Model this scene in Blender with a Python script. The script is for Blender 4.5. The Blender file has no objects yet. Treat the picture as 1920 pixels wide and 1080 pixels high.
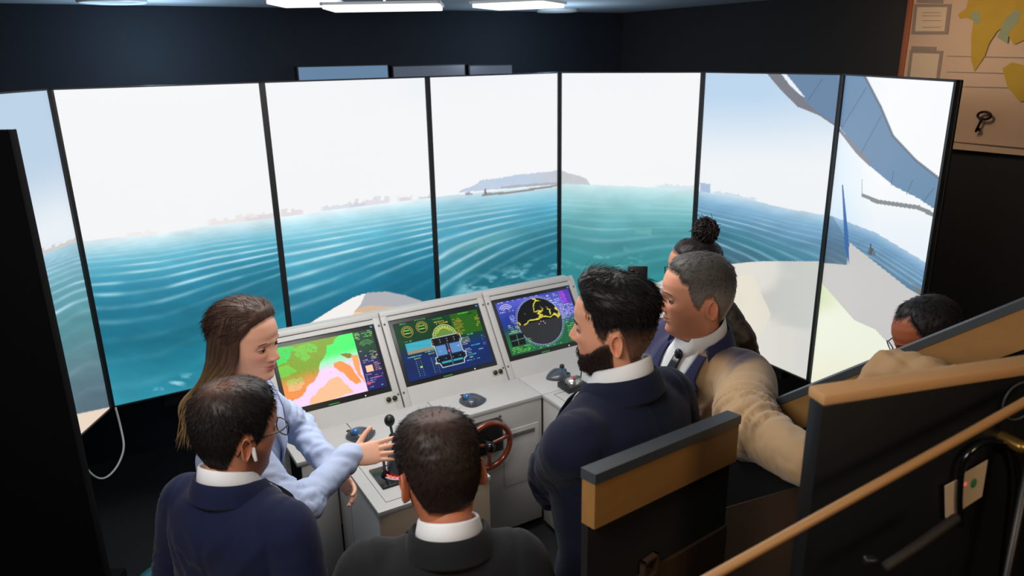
import bpy, bmesh, math, random
import numpy as np
from mathutils import Vector, Matrix, noise
random.seed(7); RNG = np.random.default_rng(7)
S = bpy.context.scene; COL = S.collection
PI = math.pi; R = math.radians

# ------------------------------------------------------------------ camera, world, lights, exposure
CAM = np.array([-.2985, -4.494, 2.331]); TH = R(17.434); RO = R(-.991); FPX = 1392.5
cd = bpy.data.cameras.new('camera'); cam = bpy.data.objects.new('camera', cd); COL.objects.link(cam)
cd.sensor_width = 36; cd.lens = FPX / 1920 * 36; cd.clip_start = .02
cam.matrix_world = Matrix.Translation(Vector(CAM)) @ Matrix.Rotation(PI/2 - TH, 4, 'X') @ Matrix.Rotation(-RO, 4, 'Z').inverted()
cd.dof.use_dof = True; cd.dof.focus_distance = 2.45; cd.dof.aperture_fstop = 3.6
S.camera = cam
w = bpy.data.worlds.new('world'); S.world = w; w.use_nodes = True
w.node_tree.nodes['Background'].inputs[0].default_value = (.55, .6, .7, 1)
w.node_tree.nodes['Background'].inputs[1].default_value = .012
S.view_settings.view_transform = 'Standard'; S.view_settings.look = 'None'
S.view_settings.gamma = 1; S.view_settings.exposure = 0; S.view_settings.use_curve_mapping = False

def area(name, loc, to, size, power, color=(1, 1, 1), sy=None):
    l = bpy.data.lights.new(name, 'AREA'); l.energy = power; l.size = size; l.color = color
    if sy: l.shape = 'RECTANGLE'; l.size_y = sy
    o = bpy.data.objects.new(name, l); COL.objects.link(o); o.location = loc
    o.rotation_euler = (Vector(to) - Vector(loc)).to_track_quat('-Z', 'Y').to_euler(); return o
area('ceiling_panel_light', (-.75, -1.9, 2.50), (-.75, -1.75, 0), 1.5, 30, (1, .97, .93), .5)
area('viewer_side_fill_light', (-.9, -4.0, 2.55), (-.2, -2.2, 1.3), .9, 24, (1, .94, .88), .5)  # added soft fill to brighten the faces, not a known ceiling panel
area('booth_lamp_light', (.75, -4.75, 2.55), (.75, -2.4, 1.3), .35, 11, (1, .72, .44))
def point(name, loc, power, color=(1, 1, 1), r=.06):
    l = bpy.data.lights.new(name, 'POINT'); l.energy = power; l.color = color; l.shadow_soft_size = r
    o = bpy.data.objects.new(name, l); COL.objects.link(o); o.location = loc
point('downlight_glow', (-2.1, -.55, 2.35), 6.5, (.55, .78, 1)); point('downlight_glow', (-.05, .4, 2.35), 6.5, (.6, .8, 1))
area('rear_panel_light', (-1.6, -3.6, 2.52), (-1.2, -3.1, 0), .8, 5, (1, .95, .9), .4)
area('chart_lamp_light', (1.35, -1.15, 2.52), (1.95, -.85, 2.1), .25, 3.2, (1, .68, .42))

# ------------------------------------------------------------------ camera geometry used to measure places off the photograph
_f = np.array([0, math.cos(TH), -math.sin(TH)]); _r = np.array([1, 0, 0.]); _u = np.cross(_r, _f)
def ray(px, py):
    a, b = px - 960, py - 540; c, s = math.cos(RO), math.sin(RO)
    return _f + _r*((c*a + s*b)/FPX) - _u*((-s*a + c*b)/FPX)
def at(px, py, d): return CAM + ray(px, py)*d
def atz(px, py, z): r = ray(px, py); return CAM + r*((z - CAM[2])/r[2])
def onplane(px, py, P0, n): r = ray(px, py); return CAM + r*(np.dot(np.array(P0) - CAM, n)/np.dot(r, n))
def proj(P):
    d = np.asarray(P) - CAM; x = d@_r; y = d@_u; z = d@_f
    X = FPX*x/z; Y = -FPX*y/z; c, s = math.cos(RO), math.sin(RO)
    return 960 + c*X - s*Y, 540 + s*X + c*Y

# ------------------------------------------------------------------ materials
def lin(c):
    c = np.asarray(c, float)
    return np.where(c <= .04045, c/12.92, ((c + .055)/1.055)**2.4)
def rgb(r, g, b): return tuple(lin(np.array([r, g, b])/255.))
MATS = {}
def mat(name, col, rough=.6, metal=0, bump=0, bscale=60, var=0, vscale=8, attr=None, emit=None, sheen=0, sss=0, spec=.5, coat=0, stretch=None):
    if name in MATS: return MATS[name]
    m = bpy.data.materials.new(name); m.use_nodes = True; nt = m.node_tree; b = nt.nodes['Principled BSDF']
    b.inputs['Roughness'].default_value = rough; b.inputs['Metallic'].default_value = metal
    b.inputs['Specular IOR Level'].default_value = spec
    b.inputs['Coat Weight'].default_value = coat
    if sheen: b.inputs['Sheen Weight'].default_value = sheen; b.inputs['Sheen Roughness'].default_value = .5
    if sss:
        b.inputs['Subsurface Weight'].default_value = sss; b.inputs['Subsurface Radius'].default_value = (1, .35, .2); b.inputs['Subsurface Scale'].default_value = .006
    tc = nt.nodes.new('ShaderNodeTexCoord')
    vec = tc.outputs['Object']
    if stretch:
        mp = nt.nodes.new('ShaderNodeMapping'); mp.inputs['Scale'].default_value = stretch; nt.links.new(vec, mp.inputs[0]); vec = mp.outputs[0]
    csock = None
    if attr:
        a = nt.nodes.new('ShaderNodeAttribute'); a.attribute_name = attr; csock = a.outputs['Color']
    else: b.inputs['Base Color'].default_value = (*col, 1)
    if var:
        n = nt.nodes.new('ShaderNodeTexNoise'); n.inputs['Scale'].default_value = vscale; n.inputs['Detail'].default_value = 5; nt.links.new(vec, n.inputs['Vector'])
        mr = nt.nodes.new('ShaderNodeMapRange'); mr.inputs[3].default_value = 1 - var; mr.inputs[4].default_value = 1 + var; nt.links.new(n.outputs[0], mr.inputs[0])
        mx = nt.nodes.new('ShaderNodeVectorMath'); mx.operation = 'SCALE'
        if csock: nt.links.new(csock, mx.inputs[0])
        else: mx.inputs[0].default_value = col
        nt.links.new(mr.outputs[0], mx.inputs['Scale']); csock = mx.outputs[0]
    if csock: nt.links.new(csock, b.inputs['Base Color'])
    if bump:
        n = nt.nodes.new('ShaderNodeTexNoise'); n.inputs['Scale'].default_value = bscale; n.inputs['Detail'].default_value = 4; nt.links.new(vec, n.inputs['Vector'])
        bp = nt.nodes.new('ShaderNodeBump'); bp.inputs['Strength'].default_value = bump; bp.inputs['Distance'].default_value = .004
        nt.links.new(n.outputs[0], bp.inputs['Height']); nt.links.new(bp.outputs[0], b.inputs['Normal'])
    if emit: b.inputs['Emission Color'].default_value = (*emit[0], 1); b.inputs['Emission Strength'].default_value = emit[1]
    MATS[name] = m; return m
def emit_attr(name, strength=1.0):
    if name in MATS: return MATS[name]
    m = bpy.data.materials.new(name); m.use_nodes = True; nt = m.node_tree; b = nt.nodes['Principled BSDF']
    b.inputs['Base Color'].default_value = (.004, .004, .005, 1); b.inputs['Roughness'].default_value = .35; b.inputs['Specular IOR Level'].default_value = .25
    a = nt.nodes.new('ShaderNodeAttribute'); a.attribute_name = 'Col'
    nt.links.new(a.outputs['Color'], b.inputs['Emission Color']); b.inputs['Emission Strength'].default_value = strength
    MATS[name] = m; return m

# ------------------------------------------------------------------ mesh helpers
class MB:
    def __init__(s): s.v = []; s.f = []; s.n = 0
    def add(s, v, f):
        v = np.asarray(v, float).reshape(-1, 3); s.v.append(v); s.f += [tuple(int(i) + s.n for i in q) for q in f]; s.n += len(v); return s
    def box(s, c, d, M=None, bev=0):
        c = np.array(c, float); h = np.array(d, float)/2
        if bev:
            b = min(bev, min(h)*.9); P = []
            bm = bmesh.new(); bmesh.ops.create_cube(bm, size=1)
            for q in bm.verts: q.co = Vector((q.co.x*d[0], q.co.y*d[1], q.co.z*d[2]))
            bmesh.ops.bevel(bm, geom=list(bm.edges), offset=b, segments=2, affect='EDGES', profile=.5)
            bm.verts.index_update()
            v = np.array([q.co[:] for q in bm.verts]); f = [[q.index for q in g.verts] for g in bm.faces]; bm.free(); v = v + c
        else:
            v = np.array([[x, y, z] for x in (-1, 1) for y in (-1, 1) for z in (-1, 1)])*h + c
            f = [(0, 1, 3, 2), (4, 6, 7, 5), (0, 4, 5, 1), (2, 3, 7, 6), (0, 2, 6, 4), (1, 5, 7, 3)]
        if M is not None: v = v@np.array(M)[:3, :3].T + np.array(M)[:3, 3]
        return s.add(v, f)
    def loft(s, rings, cap=True):
        rings = [np.asarray(r, float) for r in rings]; n = len(rings[0]); v = np.concatenate(rings); f = []
        for i in range(len(rings) - 1):
            for j in range(n):
                k = (j + 1) % n; f.append((i*n + j, i*n + k, (i + 1)*n + k, (i + 1)*n + j))
        if cap: f.append(tuple(range(n))[::-1]); f.append(tuple((len(rings) - 1)*n + j for j in range(n)))
        return s.add(v, f)
    def tube(s, pts, rad, n=12, flat=1.0, cap=True, round_ends=True, up=(0, 0, 1), closed=False):
        pts = np.array(pts, float); m = len(pts); rad = np.broadcast_to(np.array(rad, float), (m,)).copy()
        if closed: t = np.roll(pts, -1, 0) - np.roll(pts, 1, 0)
        else: t = np.gradient(pts, axis=0)
        t /= np.linalg.norm(t, axis=1)[:, None] + 1e-12
        u = np.array(up, float)
        if abs(t[0]@u) > .95: u = np.array([1., 0, 0])
        rings = []; a = np.linspace(0, 2*PI, n, endpoint=False); prev = u
        if round_ends and not closed:
            P = []; RR = []; T = []
            for k in (0, 1, 2):
                q = (k/3)*PI/2; P.append(pts[0] - t[0]*rad[0]*math.cos(q)*.9); RR.append(max(rad[0]*math.sin(q), rad[0]*.12)); T.append(t[0])
            P += list(pts); RR += list(rad); T += list(t)
            for k in (2, 1, 0):
                q = (k/3)*PI/2; P.append(pts[-1] + t[-1]*rad[-1]*math.cos(q)*.9); RR.append(max(rad[-1]*math.sin(q), rad[-1]*.12)); T.append(t[-1])
            pts, rad, t = np.array(P), np.array(RR), np.array(T)
        for p, r_, tt in zip(pts, rad, t):
            x = prev - tt*(prev@tt); x /= np.linalg.norm(x) + 1e-12; y = np.cross(tt, x); prev = x
            rings.append(p + r_*(np.cos(a)[:, None]*x*flat + np.sin(a)[:, None]*y))
        if closed:
            rr = rings + [rings[0]]; return s.loft(rr, False)
        return s.loft(rings, cap)
    def ell(s, c, r, n=16, m=10, M=None):
        rings = []
        for i in range(m + 1):
            q = -PI/2 + PI*i/m; rr = max(math.cos(q), .02); a = np.linspace(0, 2*PI, n, endpoint=False)
            rings.append(np.stack([r[0]*rr*np.cos(a), r[1]*rr*np.sin(a), np.full(n, r[2]*math.sin(q))], 1))
        if M is not None: rings = [g@np.array(M)[:3, :3].T for g in rings]
        return s.loft([g + np.array(c) for g in rings])
    def cyl(s, p0, p1, r, n=20, r1=None):
        return s.tube([p0, p1], [r, r if r1 is None else r1], n, round_ends=False)
    def prism(s, poly, z0, z1):      # polygon in xy
        poly = np.array(poly, float); n = len(poly)
        return s.loft([np.c_[poly, np.full(n, z0)], np.c_[poly, np.full(n, z1)]])
    def V(s): return np.concatenate(s.v)
    def mesh(s, name):
        me = bpy.data.meshes.new(name); me.from_pydata(s.V().tolist(), [], s.f); me.update(); return me
def link(o, parent=None):
    COL.objects.link(o)
    if parent is not None: o.parent = parent
    return o
def obj(name, mb, m, parent=None, smooth=True, label=None, M=None):
    me = mb.mesh(name) if isinstance(mb, MB) else mb
    if M is not None: me.transform(Matrix(M))
    bm = bmesh.new(); bm.from_mesh(me); bmesh.ops.recalc_face_normals(bm, faces=bm.faces); bm.to_mesh(me); bm.free()
    me.materials.append(m); o = bpy.data.objects.new(name, me); link(o, parent)
    if smooth: me.shade_smooth(); 
    if smooth == 'auto': me.set_sharp_from_angle(angle=R(38))
    if label: o['label'] = label
    return o
def tag(o, label, cat=None, group=None):
    o['label'] = label
    if cat: o['category'] = cat
    if group: o['group'] = group
    return o
def thing(name, label, cat, loc=(0, 0, 0), rz=0, group=None):
    o = bpy.data.objects.new(name, None); COL.objects.link(o); o.location = loc; o.rotation_euler = (0, 0, rz); o.empty_display_size = .1
    return tag(o, label, cat, group)
def struct(name, mb, m, smooth=False):
    o = obj(name, mb, m, None, smooth); o['kind'] = 'structure'; return o
def fuse(mb, voxel=.009, smooth=6, fac=.5):
    """closed overlapping pieces -> one continuous skin"""
    me = mb.mesh('t'); bm = bmesh.new(); bm.from_mesh(me); bmesh.ops.recalc_face_normals(bm, faces=bm.faces); bm.to_mesh(me); bm.free()
    o = bpy.data.objects.new('t', me); COL.objects.link(o)
    r_ = o.modifiers.new('r', 'REMESH'); r_.mode = 'VOXEL'; r_.voxel_size = voxel
    if smooth: q = o.modifiers.new('s', 'SMOOTH'); q.factor = fac; q.iterations = smooth
    dg = bpy.context.evaluated_depsgraph_get(); dg.update()
    out = bpy.data.meshes.new_from_object(o.evaluated_get(dg)); bpy.data.objects.remove(o); bpy.data.meshes.remove(me); return out
def mverts(me):
    a = np.empty(len(me.vertices)*3); me.vertices.foreach_get('co', a); return a.reshape(-1, 3)
def mnorm(me):
    a = np.empty(len(me.vertices)*3); me.vertex_normals.foreach_get('vector', a); return a.reshape(-1, 3)
def msetv(me, v): me.vertices.foreach_set('co', np.ascontiguousarray(v).ravel()); me.update()
def setcol(me, c):
    at_ = me.color_attributes.new('Col', 'FLOAT_COLOR', 'POINT'); a = np.ones((len(me.vertices), 4)); a[:, :3] = c
    at_.data.foreach_set('color', a.ravel())
# value noise (numpy)
_G = RNG.random((257, 257))
def vn(x, y, s=1.0):
    x = np.asarray(x, float)*s; y = np.asarray(y, float)*s
    xi = np.floor(x).astype(int); yi = np.floor(y).astype(int); fx = x - xi; fy = y - yi
    fx = fx*fx*(3 - 2*fx); fy = fy*fy*(3 - 2*fy); g = lambda a, b: _G[a % 257, b % 257]
    return (g(xi, yi)*(1 - fx) + g(xi + 1, yi)*fx)*(1 - fy) + (g(xi, yi + 1)*(1 - fx) + g(xi + 1, yi + 1)*fx)*fy
def fbm(x, y, s=1.0, o=4):
    t = 0; a = .5
    for k in range(o): t = t + a*vn(np.asarray(x) + 17*k, np.asarray(y) + 31*k, s*2**k); a *= .5
    return t/(1 - .5**o)
def sst(a, b, x): t = np.clip((np.asarray(x, float) - a)/(b - a), 0, 1); return t*t*(3 - 2*t)
def inpoly(x, y, P):
    P = np.array(P, float); r_ = np.zeros(np.shape(x), bool); j = len(P) - 1
    for i in range(len(P)):
        xi, yi = P[i]; xj, yj = P[j]
        r_ ^= ((yi > y) != (yj > y)) & (x < (xj - xi)*(y - yi)/(yj - yi + 1e-12) + xi); j = i
    return r_
# ================================================================== SETTING
M_wall = mat('matt navy black wall paint', rgb(26, 33, 44), .85, var=.12, vscale=2, bump=.05)
M_wallr = mat('matt charcoal wall paint', rgb(30, 31, 33), .85, var=.12, vscale=2, bump=.05)
M_ceil = mat('pale grey ceiling', rgb(205, 214, 222), .8, var=.05)
M_floor = mat('dark carpet', rgb(22, 22, 24), .95, bump=.4, bscale=180, var=.3, vscale=50)
CR = np.array([.58, 1.5]); DL = R(30.3)                 # far room corner, direction of the left-hand wall
def wallbox(name, p0, p1, z0, z1, t, m):
    p0 = np.array(p0, float); p1 = np.array(p1, float); d = p1 - p0; L = np.hypot(*d); a = math.atan2(d[1], d[0])
    mb = MB().box((L/2, t/2, (z0 + z1)/2), (L, abs(t), z1 - z0))
    o = struct(name, mb, m); o.location = (p0[0], p0[1], 0); o.rotation_euler = (0, 0, a); return o
eL = np.array([math.cos(DL), math.sin(DL)]); eR = np.array([math.sin(DL), -math.cos(DL)])
wallbox('wall_back', CR - eL*5.2, CR, 0, 2.62, .12, M_wall)
wallbox('wall_right', CR + eR*7.5, CR - eR*.12, 0, 2.62, -.12, M_wallr)
wallbox('wall_left', CR - eL*5.2 - eR*.12, CR - eL*5.2 + eR*7.5, 0, 2.62, -.12, M_wall)
wallbox('wall_front', CR - eL*5.2 + eR*7.5, CR + eR*7.5, 0, 2.62, -.12, M_wallr)
fl = struct('floor', MB().prism([CR + eL*.2 - eR*.2, CR - eL*5.4 - eR*.2, CR - eL*5.4 + eR*7.7, CR + eL*.2 + eR*7.7], -.1, 0), M_floor)
cl = struct('ceiling', MB().prism([CR + eL*.2 - eR*.2, CR - eL*5.4 - eR*.2, CR - eL*5.4 + eR*7.7, CR + eL*.2 + eR*7.7], 2.62, 2.7), M_ceil)

# carpet tile joints would be out of sight; ceiling lights
M_lamp = mat('lit diffuser', (1, 1, 1), emit=((1, 1, 1), 1.15)); M_lamp2 = mat('frosted downlight glass', rgb(210, 220, 228), .3, emit=((.9, .95, 1), .12))
M_white = mat('white painted metal', rgb(225, 228, 230), .4)
def panel_light(c, sx, sy, rz, tilt, label):
    t = thing('ceiling_light', label, 'light', (c[0], c[1], c[2]), rz, 'bright light panels under the ceiling'); t.rotation_euler = (tilt, 0, rz)
    fr = MB()
    for q in (-1, 1):
        fr.box((q*sx/2, 0, .008), (.012, sy + .012, .012)); fr.box((0, q*sy/2, .008), (sx, .012, .012))
    obj('frame', fr, M_white, t, False); obj('diffuser', MB().box((0, 0, -.006), (sx - .006, sy - .006, .016), bev=.003), M_lamp, t, False)
    obj('suspension_rod', MB().cyl((0, 0, .01), (0, 0, 2.62 - c[2]), .006, 8), M_white, t)
def lampat(px, py, z): p = atz(px, py, z); return p
for (x0, x1, y0, rz, lab) in ((628, 832, 16, .03, 'longest white light panel under the ceiling, between the other two'),
                          (532, 640, 6, .0, 'short white light panel under the ceiling, left of the longest one'),
                          (905, 1040, 12, -.42, 'right skewed white light panel under the ceiling')):
    z = 2.55; a = at(x0, y0, 3.6); b = at(x1, y0, 3.6); z = (a[2] + b[2])/2
    c = (a + b)/2; panel_light((c[0], c[1] - .14, min(z + .0, 2.58)), np.linalg.norm(b - a), .3, rz, 0, lab)
def downlight(px, py, rpx, lab):
    p = atz(px, py, 2.615); d = (p - CAM)@_f; r_ = rpx*d/FPX
    t = thing('downlight', lab, 'light', (p[0], p[1], 2.62), 0, 'round recessed ceiling downlights')
    a = np.linspace(0, 2*PI, 40, endpoint=False)
    obj('trim_ring', MB().tube(np.c_[r_*np.cos(a), r_*np.sin(a), -.006 + 0*a], .012, 8, closed=True), M_white, t)
    obj('lens', MB().cyl((0, 0, -.004), (0, 0, .004), r_ - .006, 32), M_lamp2, t)
downlight(210, 1, 56, 'round recessed downlight in the ceiling at the left of the picture')
downlight(1045, 19, 36, 'round recessed downlight in the ceiling above the middle displays')

# ================================================================== TALL DISPLAY WALL (seven portrait displays)
ANG = [R(a) for a in (90.5, 31.7, 31.7, 31.9, -31.8, -61.1, -90.2)]; WD = .8525; HD = 1.44; ZT = 2.23
P = [None]*8; P[4] = np.zeros(2)
for k in range(4, 7): P[k + 1] = P[k] + WD*np.array([math.cos(ANG[k]), math.sin(ANG[k])])
for k in range(3, -1, -1): P[k] = P[k + 1] - WD*np.array([math.cos(ANG[k]), math.sin(ANG[k])])
HZ = np.array([(-40, 520), (60, 484), (140, 455), (155, 452), (300, 438), (400, 422), (515, 409), (525, 407), (670, 388), (808, 371), (820, 369), (940, 357), (1048, 347), (1058, 345), (1180, 349), (1305, 356), (1318, 360), (1400, 374), (1480, 392), (1558, 405), (1640, 436), (1744, 498), (1800, 530)], float)
def mixc(a, b, t): t = np.asarray(t)[..., None]; return a*(1 - t) + b*t
C_ = lambda *a: np.array(a, float)/255
def paint_sea(px, py, k):
    """what display k shows; px,py = the photograph's pixels used as drawing paper for the picture on the panels"""
    n = px.shape; yh = np.interp(px, HZ[:, 0], HZ[:, 1]); d = py - yh
    # sky
    blue = [.75, .0, .02, .0, .0, .62, .35][k]
    tone = {0: C_(178, 202, 224), 5: C_(186, 212, 236), 6: C_(214, 232, 246)}.get(k, C_(228, 240, 248))
    white = C_(244, 245, 246)
    if k == 0: t = .35 + .55*sst(150, 480, py)*0 + .25*fbm(px, py, .012); sky = mixc(white[None]*np.ones(n + (3,)), tone, np.clip(1.1 - .7*sst(-160, 0, -np.abs(d + 30)) - .3*(1 - t), 0, 1))
    elif k in (5,): sky = mixc(white*np.ones(n + (3,)), tone, np.clip(1.05 - .95*sst(150, 320, py) - .0*px, 0, 1)*np.clip(1.15 - (px - 1320)/700, .3, 1))
    elif k == 6: sky = mixc(white*np.ones(n + (3,)), tone, np.clip(.75*sst(1650, 1560, px) + .35*sst(330, 480, py) + .25*sst(230, 140, py)*sst(1700, 1560, px), 0, 1))
    else: sky = mixc(white*np.ones(n + (3,)), tone, np.clip(.22*(1 - sst(130, 260, py)) + .15*fbm(px, py, .01) - .05, 0, 1)*(.5 + 1.1*sst(740, 808, px)*sst(815, 800, px)))
    c = sky
    # hazy coasts above the horizon
    def band(x0, x1, h, col, al, y=0, rough=3):
        nonlocal c
        hh = h*(.55 + .9*vn(np.floor(px/7), np.floor(px/23)*0 + x0, 1.0)) if rough else h
        m = (px > x0) & (px < x1) & (d < 2 - y) & (d > -hh - y)
        m = m*sst(x0, x0 + 12, px)*sst(x1, x1 - 8, px)
        c = mixc(c, C_(*col), m*al)
    if k == 0: band(60, 150, 9, (190, 168, 152), .5)
    if k == 1: band(230, 300, 6, (236, 228, 226), .5); band(385, 520, 10, (228, 218, 218), .5); band(455, 520, 7, (210, 202, 210), .45)
    if k == 2: band(520, 572, 10, (220, 208, 214), .6); band(598, 690, 8, (204, 212, 226), .6); band(650, 735, 11, (206, 202, 214), .5); band(742, 776, 9, (208, 200, 208), .6); band(780, 815, 3, (190, 190, 190), .6)
    if k in (3, 4):
        top = np.interp(px, [862, 880, 895, 900, 930, 968, 1000, 1048, 1058, 1088, 1100, 1106], [360, 352, 346, 339, 336, 329, 326, 320, 323, 331, 338, 347])
        bot = np.interp(px, [862, 1000, 1048, 1106], [361, 349, 346, 347]); m = (px > 862) & (px < 1107) & (py > top - 2*vn(px, px*0, .3)) & (py < bot)
        c = mixc(c, mixc(C_(178, 196, 222)*np.ones(n + (3,)), C_(186, 190, 196), sst(980, 1060, px)), m*(.85 - .15*fbm(px, py, .08)))
        m = (px > 940) & (px < 1048) & (np.abs(py - bot + 2) < 2.5); c = mixc(c, C_(150, 152, 160), m*.5)
    if k == 4: band(1225, 1310, 6, (212, 226, 236), .8)
    if k == 5:
        m = (px > 1312) & (px < 1331) & (py > 343 + 2*(px > 1322)) & (py < 362); c = mixc(c, C_(160, 182, 216), m*.85); band(1330, 1420, 5, (196, 214, 232), .7)
    # water
    cen = [100, 350, 665, 930, 1180, 1440, 1650][k]; half = [60, 180, 150, 115, 130, 125, 100][k]
    tilt = [.10, .20, .26, .34, .05, -.38, -.3][k]
    D = np.maximum(d, 0); q = np.clip((px - cen)/half, -1.1, 1.1)
    de = D*(1 + (q*tilt + [0, .16, .10, .05, 0, .06, 0][k]*q*q)*np.minimum(D/100, 1.15)) if k not in (4,) else D*(1 + .12*np.sin(px/48.)*np.minimum(D/150, 1)) + 4*vn(px, py, .01)
    stops = {0: [(0, (176, 210, 226)), (22, (140, 186, 204)), (80, (100, 158, 170)), (170, (88, 142, 150)), (260, (96, 128, 138)), (330, (92, 118, 130))],
             1: [(0, (228, 240, 244)), (16, (186, 224, 236)), (44, (104, 186, 210)), (85, (56, 146, 174)), (130, (36, 120, 146)), (190, (30, 112, 134)), (260, (34, 128, 150)), (330, (56, 150, 172))],
             2: [(0, (232, 243, 247)), (16, (186, 228, 240)), (50, (104, 188, 212)), (110, (48, 138, 166)), (170, (26, 110, 138)), (240, (22, 96, 120))],
             3: [(0, (214, 234, 242)), (16, (156, 210, 228)), (50, (84, 168, 196)), (95, (62, 140, 160)), (140, (34, 112, 132)), (200, (30, 108, 128))],
             4: [(0, (212, 236, 240)), (22, (170, 218, 222)), (60, (110, 180, 186)), (100, (74, 146, 154)), (150, (52, 136, 142)), (220, (44, 146, 150))],
             5: [(0, (196, 220, 236)), (20, (130, 176, 206)), (50, (96, 146, 176)), (90, (62, 122, 142)), (140, (70, 108, 126)), (200, (70, 100, 116))],
             6: [(0, (160, 190, 216)), (20, (110, 150, 186)), (60, (92, 128, 156)), (120, (90, 110, 128))]}[k]
    xs = [a for a, b in stops]; W = np.stack([np.interp(de, xs, [b[i]/255. for a, b in stops]) for i in range(3)], -1)
    if k == 1: W = mixc(W, C_(80, 172, 192), .35*sst(380, 200, px)*sst(180, 300, D))
    if k == 5: W = mixc(W, C_(40, 110, 128), .5*sst(1400, 1310, px)*sst(60, 120, D))
    ph = 26*np.log((de + 16)/16.)*.42 + .45*fbm(px*.4, py*.9, .006, 2)
    rip = (.5 + .5*np.sin(2*PI*ph*.52))**4*(.32 + 1.3*sst(.25, .75, fbm(px*1.0, de*3.2, .011, 3)))
    fine = (.5 + .5*np.sin(2*PI*ph*1.3 + 3*fbm(px, py*4, .01)))**2
    amp = sst(6, 45, D)*(1 - .9*sst(85, 185, de)); amp = amp*{0: .95, 1: .72, 2: .85, 3: .6, 4: .22, 5: .7, 6: .45}[k]
    W = mixc(W, C_(190, 230, 242) if k < 5 else C_(168, 204, 222), np.clip(rip*amp*.85, 0, 1))
    W = W*(1 - .04*(fine*sst(2, 25, D)*sst(120, 50, D))[..., None])
    W = W*(.93 + .14*fbm(px, py*2.5, .02)[..., None])
    if k == 1:   # wake foam in the lower corner
        m = sst(.52, .72, fbm(px*.6 + py*.9, py*2 - px*.6, .05))*np.exp(-((py - (735 - (px - 295)*.45))/10)**2)*sst(262, 300, px)*sst(380, 330, px); W = mixc(W, C_(150, 210, 224), m)
    if k == 3:
        m = sst(.45, .7, fbm(px + py, py*2.6 - px*.5, .045))*np.exp(-((py - (542 - (px - 880)*.28))/17)**2)*sst(840, 880, px); W = mixc(W, C_(140, 200, 212), m*.85)
        m = np.exp(-((py - (455 - (px - 900)*.3))/9)**2)*sst(820, 880, px)*sst(1000, 930, px); W = mixc(W, C_(110, 175, 180), m*.5)
    if k == 4:
        m = sst(.5, .75, fbm(px, py*3, .03))*(np.abs(px - 1195) < 26)*sst(60, 80, D)*sst(160, 110, D); W = mixc(W, C_(110, 180, 180), m*.7)
        m = sst(.6, .8, fbm(px, py*2, .06))*sst(1230, 1180, px)*sst(120, 135, D)*sst(165, 145, D); W = mixc(W, C_(120, 200, 200), m*.6)
    c = np.where((d > 0)[..., None], W, c)
    def poly(Pt, col, al=1.0):
        nonlocal c
        c = mixc(c, C_(*col), inpoly(px, py, Pt)*al)
    if k == 2 or k == 3:
        hull = [(560, 640), (582, 606), (628, 577), (662, 558), (690, 549), (725, 547), (760, 554), (800, 568), (830, 580), (830, 680), (560, 700)]
        poly(hull, (176, 178, 184)); poly([(560, 650), (582, 606), (628, 577), (662, 558), (686, 550), (676, 572), (662, 590), (640, 640), (560, 700)], (244, 240, 236))
        poly([(655, 600), (668, 580), (690, 573), (740, 575), (780, 600), (700, 640), (640, 640)], (214, 182, 158)); poly([(640, 640), (655, 600), (665, 585), (700, 588), (690, 620)], (244, 204, 160))
    if k == 3:   # breakwater, lighthouse, small ship
        poly([(904, 364), (914, 362), (960, 359), (1030, 348), (1048, 346), (1048, 349), (1000, 357), (960, 363), (904, 368)], (140, 128, 122), .8)
        poly([(908, 365), (909, 354), (912, 354), (913, 365)], (128, 112, 110), .9); poly([(872, 366), (873, 362), (878, 361), (880, 358), (882, 362), (887, 363), (886, 366)], (150, 158, 176), .9)
    if k == 2: poly([(803, 371), (806, 362), (808, 371)], (180, 180, 190), .6)
    if k == 0:
        e = 778 - (px - 138)*.21; c = np.where((py > e)[..., None], C_(236, 214, 196)*np.ones(n + (3,)), c)
        e = mixc(c, C_(70, 80, 88), .25*sst(640, 760, py)*(py < e)*sst(80, 200, px)); c = e
    if k in (4, 5, 6):
        deck = C_(226, 222, 212)*np.ones(n + (3,)); deck = mixc(deck, C_(188, 190, 184), .8*sst(.4, .62, fbm(px, py, .012, 3)))
        deck = mixc(deck, C_(232, 226, 208), .9*inpoly(px, py, [(1360, 520), (1410, 515), (1445, 590), (1420, 640), (1370, 600)]))
        deck = mixc(deck, C_(206, 208, 206), .6*sst(1380, 1530, px)*(k == 5))
        if k == 4: c = np.where(inpoly(px, py, [(1200, 550), (1215, 537), (1262, 518), (1330, 498), (1330, 720), (1200, 720)])[..., None], deck*1.04, c)
        if k == 5: c = np.where(inpoly(px, py, [(1290, 512), (1340, 499), (1400, 492), (1432, 490), (1560, 490), (1560, 760), (1290, 760)])[..., None], deck, c)
        if k == 6:
            poly([(1530, 493), (1562, 494), (1585, 497), (1592, 455), (1700, 540), (1745, 568), (1760, 900), (1500, 900)], (200, 198, 196))
            g = C_(236, 240, 222)*np.ones(n + (3,)); g = mixc(g, C_(214, 226, 186), sst(1600, 1530, px)*sst(600, 560, py)); g = mixc(g, C_(238, 236, 214), sst(640, 720, py))
            m = inpoly(px, py, [(1500, 900), (1530, 520), (1552, 545), (1600, 600), (1640, 618), (1662, 642), (1700, 690), (1760, 900)]); c = np.where(m[..., None], g, c)
            poly([(1540, 493), (1588, 497), (1590, 455), (1560, 405), (1530, 410)], (70, 92, 112), .35)
        q5 = lambda L: [(1400 + a/1.743, 120 + b/1.743) for a, b in L]
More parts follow.
